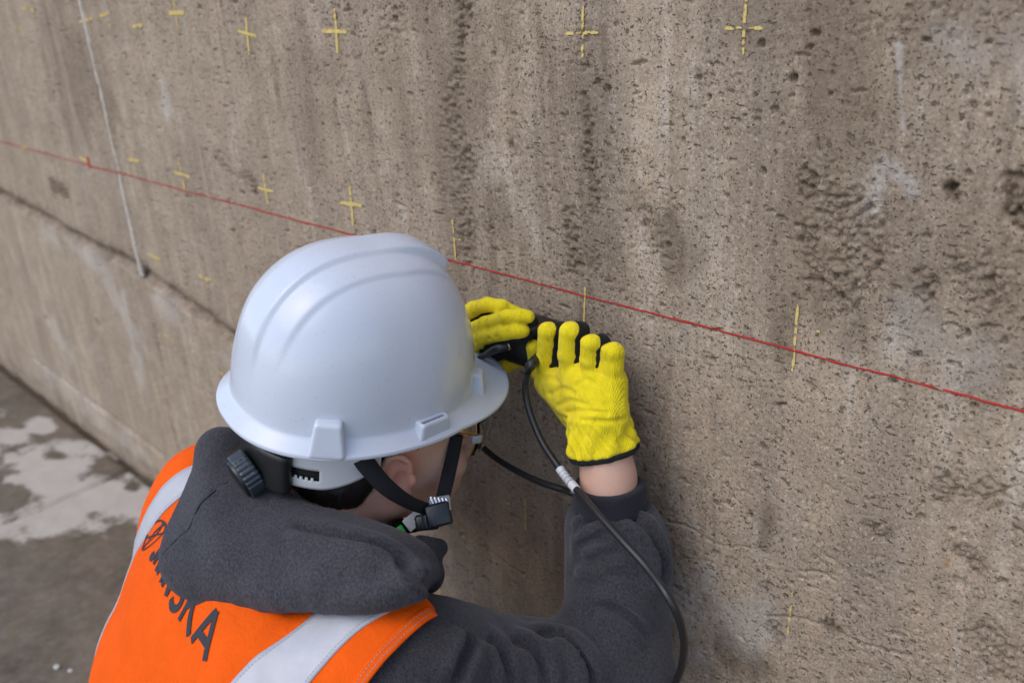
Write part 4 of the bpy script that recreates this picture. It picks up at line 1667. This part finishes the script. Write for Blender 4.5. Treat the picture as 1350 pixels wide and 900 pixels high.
aa = np.linspace(math.radians(-118), math.radians(-6), 66)
vals, fcs = [], []
NZ = 14
for i, a in enumerate(aa):
    lo_, hi_ = -.0745 + .030 * sstep(math.radians(-42), math.radians(15), a), -.030 + .022 * sstep(math.radians(-42), math.radians(15), a)
    for j in range(NZ + 1):
        z = lo_ + (hi_ - lo_) * j / NZ
        vals.append(band_pt(a, z, 1.0 + .05 * (z + .03)))
for i in range(len(aa) - 1):
    am = math.degrees((aa[i] + aa[i + 1]) / 2)
    for j in range(NZ):
        zrel = (j + .5) / NZ
        tooth = .20 + .12 * (math.sin(am * 1.9) > 0)
        if -62 < am < -40 and tooth < zrel < .52:
            continue
        q = i * (NZ + 1) + j
        fcs.append((q, q + NZ + 1, q + NZ + 2, q + 1))
hb = obj('headband', toW(vals), fcs, M['band'], hat)
md = hb.modifiers.new('thick', 'SOLIDIFY'); md.thickness = .0016
vals2 = []
fc2 = []
for i, a in enumerate(np.linspace(math.radians(-75), math.radians(-35), 16)):
    for z in (-.071, -.038):
        vals2.append(band_pt(a, z, .965))
fc2 = [(2 * i, 2 * i + 2, 2 * i + 3, 2 * i + 1) for i in range(15)]
o = obj('inner_strip', toW(vals2), fc2, M['plastic'], hb)


def ratchet(p):
    q = (p - HP) @ HR / HS
    r = np.sqrt((q[..., 0] / .09) ** 2 + ((q[..., 1] + .004) / .108) ** 2)
    ang = np.degrees(np.arctan2(q[..., 1] + .004, q[..., 0]))
    d = smax(np.abs(r - 1.01) * .095 - .0065, np.abs(q[..., 2] + .060) - .024, .006)
    w = np.abs(((ang + 88 + 180) % 360) - 180)
    return smax(d, (w - 27) * .0016, .006) * HS


v, f = nets(ratchet, HP - .17, HP + .17, .0026)
obj('ratchet_housing', v, f, M['plastic'], hat)
KA = math.radians(-85)
kc = band_pt(KA, -.074, 1.11)
kd = nrm(V3(math.cos(KA) * .6, -1, -.42))
ku = nrm(np.cross(kd, V3(0, 0, 1))); kw = np.cross(ku, kd)


def knob(p):
    q = (p - HP) @ HR / HS - kc
    t = q @ kd; u = q @ ku; w = q @ kw
    r = np.hypot(u, w); an = np.arctan2(w, u)
    R_ = .0245 - .0011 * sstep(-.2, .6, np.sin(an * 26)) * (np.sin(an * 3.0 + .6) > -.35)
    return smax(r - R_, np.abs(t - .004) - .0085, .0025) * HS


v, f = nets(knob, HL(*kc) - .045, HL(*kc) + .045, .0009)
kn = obj('adjusting_knob', v, f, M['knob'], hat)
capv, capf = tube([HL(*(kc + kd * .011)), HL(*(kc + kd * .0150)), HL(*(kc + kd * .0158))], [.0215, .0205, .017], 36)
o = obj('knob_cap', capv, capf, M['plastic'], kn); auto_sharp(o, 30)

# chin strap: rear and front legs, sliders, chin piece
def vis(px, py, z):
    return P(px, py, z=z)


OUTN = lambda q: nrm(CAM - q)
BK = vis(571, 676, .990)
straps = [
    ([vis(462, 580, .950), vis(484, 613, .936), vis(510, 642, .942), vis(540, 662, .962), vis(566, 672, .985)], [.021, .020, .018, .014, .013]),
    ([vis(603, 572, 1.020), vis(597, 600, 1.012), vis(590, 630, 1.000), vis(583, 658, .992), vis(577, 672, .988)], [.014, .015, .0155, .015, .013]),
    ([vis(568, 684, .99), vis(548, 692, 1.0), vis(535, 694, 1.03), vis(525, 688, 1.08), vis(520, 660, 1.13)], [.015, .015, .015, .015, .015]),
]
for pts, wd_ in straps:
    nn_ = [OUTN(q) + V3(.12, 0, -.05) for q in pts]
    v, f = ribbon(pts, nn_, .016, .0009, 30, wd_)
    o = obj('chin_strap', v, f, M['strap'], hat)
camx, camy = RW[:, 0], -RW[:, 1]


def cbox(px, py, z, hw, hh, hd, ang, bev, name, mt, parent):
    """small fitting facing the viewer's side of the strap, turned by ang"""
    c, s = math.cos(ang), math.sin(ang)
    q = P(px, py, z=z); n = OUTN(q)
    xx = nrm(camx * c + camy * s - n * (n @ (camx * c + camy * s))); yy = np.cross(n, xx)
    v, f = rbox((0, 0, 0), (hw, hh, hd), None, bev)
    return obj(name, v @ np.stack([xx, yy, n]) + q, f, mt, parent)


bk = cbox(578, 678, .978, .0135, .0125, .006, .25, .003, 'strap_buckle', M['plastic'], hat)
cbox(563, 688, .980, .0125, .0085, .0055, .1, .0025, 'strap_buckle', M['plastic'], hat)
for k in range(4):
    cbox(556 + k * 5.2, 688 - k * .8, .973, .0011, .0068, .0025, .1, .0006, 'buckle_rib', M['plastic'], bk)
sl_ = cbox(580, 663, .985, .0115, .0075, .0045, .15, .002, 'strap_slider', M['grey'], hat)
for k in range(5):
    cbox(570.5 + k * 5.0, 662 + k * .5, .9795, .0013, .0070, .0022, .35, .0006, 'slider_rib', M['silver'], sl_)
cbox(545, 686, .998, .0075, .010, .001, -.9, .0006, 'strap_tag', M['label'], hat)
gt = cbox(527, 699, .985, .005, .0048, .002, .6, .001, 'strap_clip', M['green'], hat)

# ------------------------------------------------------------------ safety glasses
gl = thing('safety_glasses', 'clear safety glasses with gold rim edge showing beyond the helmet peak', 'glasses', KL(0, .11, -.045))


def lens(s):
    v = []
    na, nz = 16, 9
    for i in range(na + 1):
        a = math.radians(-4 + 66 * i / na)
        for j in range(nz + 1):
            z = -.050 + .044 * j / nz
            r = .092 + .004 * math.sin(j / nz * math.pi)
            v.append(KL(s * r * math.sin(a) * .87, .038 + r * math.cos(a) * 1.02, z + .004 * (i / na)))
    return np.array(v), [(i * (nz + 1) + j, (i + 1) * (nz + 1) + j, (i + 1) * (nz + 1) + j + 1, i * (nz + 1) + j + 1) for i in range(na) for j in range(nz)], na, nz


for s in (1, -1):
    v, f, na, nz = lens(s)
    o = obj('lens', v, f if s > 0 else [x[::-1] for x in f], M['glass'], gl)
    md = o.modifiers.new('thick', 'SOLIDIFY'); md.thickness = .0018
    edge = [v[i * (nz + 1)] for i in range(na + 1)] + [v[na * (nz + 1) + j] for j in range(nz + 1)]
    tv, tf = tube(edge, .0011, 8, 40)
    obj('lens_rim', tv, tf, M['gold'], gl)
    tv, tf = tube([v[na * (nz + 1) + 6], KL(s * .079, .055, -.004), KL(s * .081, .02, .002), KL(s * .078, -.012, .0)], .0018, 8, 24)
    obj('temple_arm', tv, tf, M['gold'], gl)
    hv_, hf_ = rbox(v[na * (nz + 1) + 5], (.0035, .006, .005), KR, .0015)
    obj('hinge', hv_, hf_, M['grey'], gl)
print('hat', round(time.time() - T0, 1))
# ------------------------------------------------------------------ gloves
def finger(pts, r):
    return [np.asarray(q, float) for q in pts], r


def glove_fn(fingers, back, k=.010):
    def fn(p):
        d = None
        for pts, r in back:
            c = poly(p, pts, r)
            d = c if d is None else smin(d, c, .016)
        for pts, r in fingers:
            d = smin(d, poly(p, pts, r, .003), .0045)
        return d
    return fn


Y0 = -.078
# right hand, back towards the viewer: knuckle, middle joint, last joint, tip
mc = [P(721, 505, -.066), P(752, 497, -.074), P(781, 495, -.072), P(810, 503, -.062)]
pi_ = [P(724, 436, -.074), P(752, 436, -.080), P(780, 452, -.077), P(808, 463, -.067)]
fr_ = [.0119, .0117, .0111, .0114]
RF = []
for m_, p_, r in zip(mc, pi_, fr_):
    if len(RF) == 3:
        dip = p_ + V3(-.022, .020, -.012); tip = dip + V3(-.011, .009, -.012)
        RF.append(([m_, (m_ + p_) / 2 + V3(0, -.002, 0), p_, dip, tip], [r * 1.10, r * 1.04, r * .98, r * .88, r * .82]))
        continue
    dip = p_ + V3(-.015, .025, -.010); tip = dip + V3(-.009, .011, -.014)
    RF.append(([m_, (m_ + p_) / 2 + V3(0, -.002, 0), p_, dip, tip], [r * 1.10, r * 1.04, r * .98, r * .88, r * .82]))
RFW = []
for pts, r in RF:
    for sg in (-1, 1):
        RFW.append(([q + camx * (.0030 * sg) * (1.0 if 0 < n < 3 else .7) for n, q in enumerate(pts)], [x * .755 for x in r]))
thb = [P(760, 552, -.062), P(730, 515, -.052), P(710, 486, -.050), P(703.5, 458, -.060)]
gr = [P(768, 548, -.077), P(781, 547, -.082), P(795, 547, -.081), P(806, 548, -.073)]
RB = [([gr[i], mc[i]], [.0165, .0150]) for i in range(4)] + [([gr[i], mc[i]], [.0165, .0150]) for i in ()] + [(thb[:2], [.016, .0145])]
RB += [([(gr[i] + gr[i + 1]) / 2, (mc[i] + mc[i + 1]) / 2], [.0165, .0145]) for i in range(3)]
G0, G1 = P(787, 552, -.078), P(796, 594, -.080)


def cuffpart(p, w0, w1, d0, d1, ruff, lo=0.0):
    ax = G1 - G0; L = np.linalg.norm(ax); ax = ax / L
    xx = nrm(camx - ax * (ax @ camx)); yy = np.cross(ax, xx)
    q = p - G0
    t = q @ ax; u = q @ xx; w = q @ yy
    k = np.clip(t / L, 0, 1)
    A = w0 + (w1 - w0) * k ** .7; B = d0 + (d1 - d0) * k ** .7
    an = np.arctan2(w / B, u / A)
    rr = np.hypot(u / A, w / B)
    rf = ruff * (np.sin(an * 17 + 2.2 * np.sin(an * 3) + 9 * k) * (.45 + .55 * np.sin(k * 3.14)) + .6 * np.sin(an * 8 + 1.3 - 6 * k))
    return smax(smax((rr - 1) * np.minimum(A, B) - rf, -t - .006, .004), t - L, .005)


rg_fingers = glove_fn(RFW + [(thb[1:], [.0135, .0115, .0092])], RB)


def rib_wrinkle(p, amp=.0006):
    return amp * np.sin((p @ nrm(camx)) * 900 + 3.0 * noise3(p * 60, 7)) * (.5 + .5 * noise3(p * 45, 8))


KN3 = [catmull(pix_on(rg_fingers, a), 7) for a in ([(724, 520), (742, 512), (756, 518)], [(735, 535), (752, 528), (775, 534)], [(716, 500), (728, 498), (736, 504)], [(760, 508), (772, 500), (786, 508)],
                                                  [(735, 548), (760, 541), (800, 545)], [(722, 530), (735, 545), (748, 552)], [(800, 520), (790, 505), (788, 492)], [(760, 520), (766, 500), (764, 488)],
                                                  [(711, 446), (724, 450), (737, 446)], [(712, 456), (724, 461), (736, 457)], [(739, 446), (752, 451), (764, 446)], [(768, 460), (779, 466), (790, 461)], [(768, 472), (778, 477), (789, 474)], [(796, 474), (806, 479), (816, 476)], [(740, 470), (752, 474), (763, 470)], [(745, 560), (768, 554), (800, 556), (824, 552)])]


def rg_outer(p):
    d = smin(rg_fingers(p), cuffpart(p, .0300, .0395, .0250, .0335, .0022), .010)
    near = np.abs(d) < .012
    q = p[near]
    if len(q):
        add = .0007 * fbm3(q * 70, 17, 2)
        for ki, pl in enumerate(KN3):
            add = add + (.0028 if ki < 8 or ki > 14 else .0002) * np.exp(-(poly(q, pl, 0.0) / .0026) ** 2)
        d = d.copy(); d[near] += add
    return d


# black palm side and fourchettes: the same hand, a little slimmer and set towards the wall and the little finger
FB = [([q + (V3(.0013, .0056, -.0028) if i < 3 else V3(-.002, .004, -.002)) for q in pts], [x * (.98 if i < 3 else .85) for x in r]) for i, (pts, r) in enumerate(RF)]
BB = [([q + V3(-.004, .006, -.002) for q in pts], [x * .9 for x in r]) for pts, r in RB]
PALM = [([(mc[i] + mc[i + 1]) / 2 + V3(.0, .012, .0), (mc[i] * .35 + pi_[i] * .65 + mc[i + 1] * .35 + pi_[i + 1] * .65) / 2 + V3(.002, .013, -.004)], [.011, .0085]) for i in range(3)]
rg_black = glove_fn(FB + PALM + [([q + V3(.001, .008, 0) for q in thb[1:]], [.012, .0105, .0085])], BB)

glove_r = thing('glove', '', '', P(780, 540, -.07)) if False else None
allq = np.concatenate([np.array(q[0]) for q in RF] + [np.array(thb), [G0, G1]])
lo_, hi_ = allq.min(0) - .055, allq.max(0) + .055
v, f = nets(rg_outer, lo_, hi_, .0014)
gR = obj('glove', v, f, M['glove'], person)
gR['label'] = 'yellow knit glove on the right hand, back of the hand showing'
v, f = nets(rg_black, lo_, hi_, .0016)
obj('palm_lining', v, f, M['black'], gR)


def trim(p):
    ax = nrm(G1 - G0); L = np.linalg.norm(G1 - G0)
    t = (p - G0) @ ax
    return smax(smax(cuffpart(p - ax * .006, .0300, .0398, .0250, .0338, .0010), L - .0005 - t, .0015), -poly(p, [G0, G1 + ax * .02], .0295), .001)


v, f = nets(trim, G1 - .06, G1 + .06, .0014)
obj('cuff_trim', v, f, M['black'], gR)

# left hand, reaching out from behind the helmet with its fingers along the sensor
LM = [P(606, 420, -.060), P(608, 443, -.068), P(614, 464, -.066)]
LF = [
    ([LM[0], P(624, 407, -.066), P(642, 401, -.068), P(662, 405, -.062), P(680, 413, -.052), P(692, 420, -.042)], [.0105, .0092, .0088, .0086, .0082, .007]),
    ([LM[1], P(640, 427, -.080), P(668, 417, -.078), P(688, 416.5, -.072), P(696, 417.5, -.068)], [.0105, .0088, .0084, .0084, .0076]),
    ([LM[2], P(638, 444, -.082), P(664, 438, -.082), P(684, 435.5, -.076), P(690, 436, -.073)], [.0115, .0100, .0088, .0086, .0078]),
]
LT = ([P(616, 486, -.055), P(642, 483, -.050), P(670, 480.5, -.046), P(692, 477.5, -.042), P(700, 476.5, -.040)], [.0150, .0115, .0088, .0055, .004])
LB = [([W_L, q], [.020, .016]) for q in LM] + [([W_L, LT[0][0]], [.02, .017]), ([P(588, 458, -.06), LT[0][0]], [.022, .016])]
lg = glove_fn(LF + [LT], LB)
KL3 = [catmull(pix_on(lg, a), 7) for a in ([(626, 452), (634, 462), (642, 470)], [(634, 448), (641, 456), (650, 461)], [(645, 446), (650, 453), (658, 457)], [(655, 443), (662, 450), (670, 452)])]


def lg_outer(p):
    d = lg(p)
    near = np.abs(d) < .012
    q = p[near]
    if len(q):
        add = .0007 * fbm3(q * 70, 27, 2)
        for pl in KL3:
            add = add + .0022 * np.exp(-(poly(q, pl, 0.0) / .0024) ** 2)
        d = d.copy(); d[near] += add
    return d


LFB = [([q + V3(.0, .008, -.0085) for q in pts], [x * .85 for x in r]) for pts, r in LF]
lgb = glove_fn(LFB + [([P(640, 466, -.055), P(672, 458, -.052), P(690, 452, -.045)], [.014, .012, .01])], [([q + V3(0, .012, -.002) for q in pts], r) for pts, r in LB])
allq = np.concatenate([np.array(q[0]) for q in LF + LB + [LT]])
lo_, hi_ = allq.min(0) - .04, allq.max(0) + .04
v, f = nets(lg_outer, lo_, hi_, .0015)
gL = obj('glove', v, f, M['glove'], person)
gL['label'] = 'yellow knit glove on the left hand, fingers stretched along the black sensor'
v, f = nets(lgb, lo_, hi_, .0017)
obj('palm_lining', v, f, M['black'], gL)
print('gloves', round(time.time() - T0, 1))

# ------------------------------------------------------------------ sensor and cables
SB = P(692, 446, -.034)
sensor = thing('handheld_sensor', 'small black sensor block pressed to the wall between both yellow gloves', 'sensor', SB)
sv, sf = rbox(SB, (.036, .026, .0245), None, .004)
o = obj('housing', sv, sf, M['plastic'], sensor)
sv, sf = rbox(SB + V3(0, .0285, 0), (.028, .004, .019), None, .002)
obj('contact_pad', sv, sf, M['rubber'], sensor)
for px, py in ((704.5, 421.5), (707, 423.5), (701, 420)):
    q = P(px, py, -.052)
    sv, sf = tube([q, q + V3(0, -.003, .001)], [.0016, .0013], 8)
    obj('screw', sv, sf, M['silver'], sensor)
# strain reliefs
cA = [P(674, 452, -.070), P(664, 457, -.082), P(652, 461, -.090), P(634, 471, -.092)]
sv, sf = tube(cA, [.0062, .0060, .0050, .0032], 14, 20)
obj('strain_relief', sv, sf, M['rubber'], sensor)
q0 = P(668, 455.5, -.0775); q1 = P(671, 454, -.075)
sv, sf = tube([q0, q1], [.0066, .0066], 14)
obj('connector_ring', sv, sf, M['silver'], sensor)
cB = [P(722, 466, -.058), P(709, 473, -.078), P(700, 481, -.094), P(695.5, 491, -.094)]
sv, sf = tube(cB, [.0068, .0066, .0058, .0044], 14, 20)
obj('strain_relief', sv, sf, M['rubber'], sensor)
sv, sf = tube([P(699.6, 481.4, -.0941), P(698.6, 483.6, -.0941)], [.0064, .0061], 14)
obj('connector_ring', sv, sf, M['plastic'], sensor)

ctag = P(748, 630, -.118)
B = [P(696, 490, -.094), P(692.5, 508, -.096), P(695, 530, -.098), P(703, 556, -.102), P(716, 585, -.108), P(734, 612, -.114), P(748, 631, -.1185),
     P(766, 652, -.130), P(790, 679, -.142), P(822, 714, -.153), P(852, 747, -.160), P(880, 785, -.172), P(896, 818, -.168), P(902, 848, -.155), P(899, 876, -.140), P(889, 903, -.130), P(868, 950, -.12), V3(-.50, -.10, .25), V3(-.46, -.16, .06), V3(-.36, -.22, .008), V3(-.2, -.30, .008), V3(.3, -.5, .008)]
sv, sf = tube(B, .0040, 14, 220)
cb = obj('cable', sv, sf, M['rubber'], None, loc=V3(-.3, -.25, 0))
tag(cb, 'long black cable with white tag hanging over the dark right sleeve', 'cable', 'cables of the sensor')
i0 = 0
bp = catmull(B, 2200)
pp, _ = to_px(bp)
ia, ib = np.abs(pp[:1200, 1] - 617).argmin(), np.abs(pp[:1200, 1] - 645).argmin()
seg = bp[ia:ib:4]
tv, tf = tube(seg, .0049 + .0003 * np.sin(np.arange(len(seg)) * 2.2), 14)
tg = obj('cable_tag', tv, tf, M['label'], cb)
for k in range(7):
    i = ia + int((ib - ia) * (.22 + .085 * k))
    tv, tf = tube(bp[i:i + 3], .0053, 14)
    obj('tag_print', tv, tf, M['print'] if k % 2 == 0 else M['grey'], tg)
A = [P(634, 471, -.092), P(612, 486, -.094), P(588, 516, -.098), P(596, 556, -.102), P(625, 579, -.104), P(650, 601, -.106), P(680, 620, -.108), P(712, 635, -.108), P(742, 645, -.105), P(762, 653, -.10),
     P(785, 668, -.04), P(815, 720, -.022), P(850, 800, -.02), V3(-.50, -.03, .3), V3(-.48, -.08, .08), V3(-.40, -.16, .008), V3(-.15, -.22, .008), V3(.3, -.3, .008)]
sv, sf = tube(A, .0039, 14, 200)
ca = obj('cable', sv, sf, M['rubber'], None, loc=V3(-.3, -.2, 0))
tag(ca, 'thin black cable that loops out under the glasses and passes behind the sleeve cuff', 'cable', 'cables of the sensor')

# ------------------------------------------------------------------ print on the back of the vest
OUTV = nrm(V3(0.0, -.72, .70)); UPV = nrm(V3(0, .70, .72))


def print_on(uv, base, ux, vx, lift=.0011):
    pts = base + uv[:, :1] * ux + uv[:, 1:2] * vx + OUTV * .16
    q, ok = trace(vest_surf, pts, np.tile(-OUTV, (len(pts), 1)), it=90)
    return q + grad(vest_surf, q) * lift


def strokes(lines, w, base, ux, vx, step=.004):
    parts = []
    w_half = w
    for ln in lines:
        ln = np.array(ln, float)
        seg = [ln[0]]
        for a, b in zip(ln[:-1], ln[1:]):
            k = max(1, int(np.linalg.norm(b - a) / step))
            seg += [a + (b - a) * (i + 1) / k for i in range(k)]
        seg = np.array(seg)
        t = np.gradient(seg, axis=0); t /= np.linalg.norm(t, axis=1, keepdims=True) + 1e-9
        nn = np.stack([-t[:, 1], t[:, 0]], -1)
        ends = seg
        rows = np.concatenate([print_on(ends + nn * o * w, base, ux, vx) for o in (-.5, 0, .5)])
        n = len(seg)
        parts.append((rows, [tuple(x) for x in grid_faces(3, n)]))
    return join(parts)


def arc(cx, cy, rx, ry, a0, a1, n=12):
    a = np.radians(np.linspace(a0, a1, n))
    return [(cx + rx * math.cos(x), cy + ry * math.sin(x)) for x in a]


def glyph(ch, w, h):
    if ch == 'S':
        return [arc(w * .5, h * .73, w * .42, h * .24, 35, 260, 12)[:] + arc(w * .5, h * .26, w * .45, h * .25, 80, -145, 12)]
    if ch == 'K':
        return [[(w * .1, 0), (w * .1, h)], [(w * .95, h), (w * .12, h * .40)], [(w * .40, h * .60), (w * 1.0, 0)]]
    if ch == 'A':
        return [[(0, 0), (w * .5, h)], [(w * .5, h), (w, 0)], [(w * .18, h * .30), (w * .82, h * .30)]]
    if ch == 'N':
        return [[(w * .1, 0), (w * .1, h)], [(w * .1, h), (w * .9, 0)], [(w * .9, 0), (w * .9, h)]]


TA, TE = pix_on(vest_surf, [(199, 729), (276, 879)])
UX = nrm(TE - TA); BASE = (TA + TE) / 2
OUTV = nrm(OUTV - UX * (OUTV @ UX)); VX = np.cross(OUTV, UX) - .49 * UX
TL = np.linalg.norm(TE - TA) * .98
TB = dict(h=.0355, w=TL / 7 * .76, gap=TL / 7 * .24, x0=-TL / 2 + .002, v0=.0)
print('text', TA, TE, TL)
x = TB['x0']
LS = np.array([.70, .76, .86, 1.0, 1.12, 1.24, 1.32])
for ch, ls in zip('SKANSKA', LS):
    TB['w'], TB['gap'] = TL / LS.sum() * .78 * ls, TL / LS.sum() * .22 * ls
    g = [[(x + a, TB['v0'] + b) for a, b in ln] for ln in glyph(ch, TB['w'], TB['h'])]
    v, f = strokes(g, .0070, BASE, UX, VX)
    obj('letter', v, f, M['print'], vest)
    x += TB['w'] + TB['gap']
EC = pix_on(vest_surf, [(203, 706)])[0] - BASE
ex, ey, er = EC @ UX, EC @ nrm(np.cross(OUTV, UX)), .019
em = [arc(ex, ey, er, er, 0, 360, 30), arc(ex + er * .9, ey, er * 1.1, er * 1.3, 130, 230, 12), arc(ex - er * .9, ey, er * 1.1, er * 1.3, -50, 50, 12), [(ex - er * .75, ey - er * .55), (ex + er * .75, ey + er * .55)]]
v, f = strokes(em, .0026, BASE, UX, np.cross(OUTV, UX), .003)
obj('emblem', v, f, M['print'], vest)

# ------------------------------------------------------------------ trousers and boots (below the frame)
def trous(p):
    d = None
    for hip, kn, an in ((HIP_R, KNEE_R, ANK_R), (HIP_L, KNEE_L, ANK_L)):
        c = smin(cone(p, hip, kn, .095, .072), cone(p, kn, an, .066, .055), .03)
        d = c if d is None else smin(d, c, .03)
    d = smin(d, ell(p, (SPX, -.475, .20), (.185, .14, .11)), .04)
    d = d + .003 * fbm3(p * 22, 95, 2)
    return np.maximum(d, .004 - p[..., 2])


v, f = nets(trous, (-1.12, -.66, 0), (-.52, .02, .40), .007)
obj('trousers', v, f, M['trousers'], person)
for s, an in ((1, ANK_R), (-1, ANK_L)):
    def boot(p):
        d = smin(cone(p, an + V3(0, .02, .0), an + V3(0, -.05, -.005), .052, .05), ell(p, an + V3(0, -.12, -.03), (.045, .08, .036)), .03)
        return np.maximum(d, .003 - p[..., 2])
    v, f = nets(boot, an - .24, an + .14, .006)
    b_ = obj('boot', v, f, M['boot'], person)
    sv, sf = rbox(an + V3(0, -.20, -.025), (.045, .012, .04), None, .006)
    obj('sole', sv, sf, M['rubber'], b_)
print('done', round(time.time() - T0, 1))
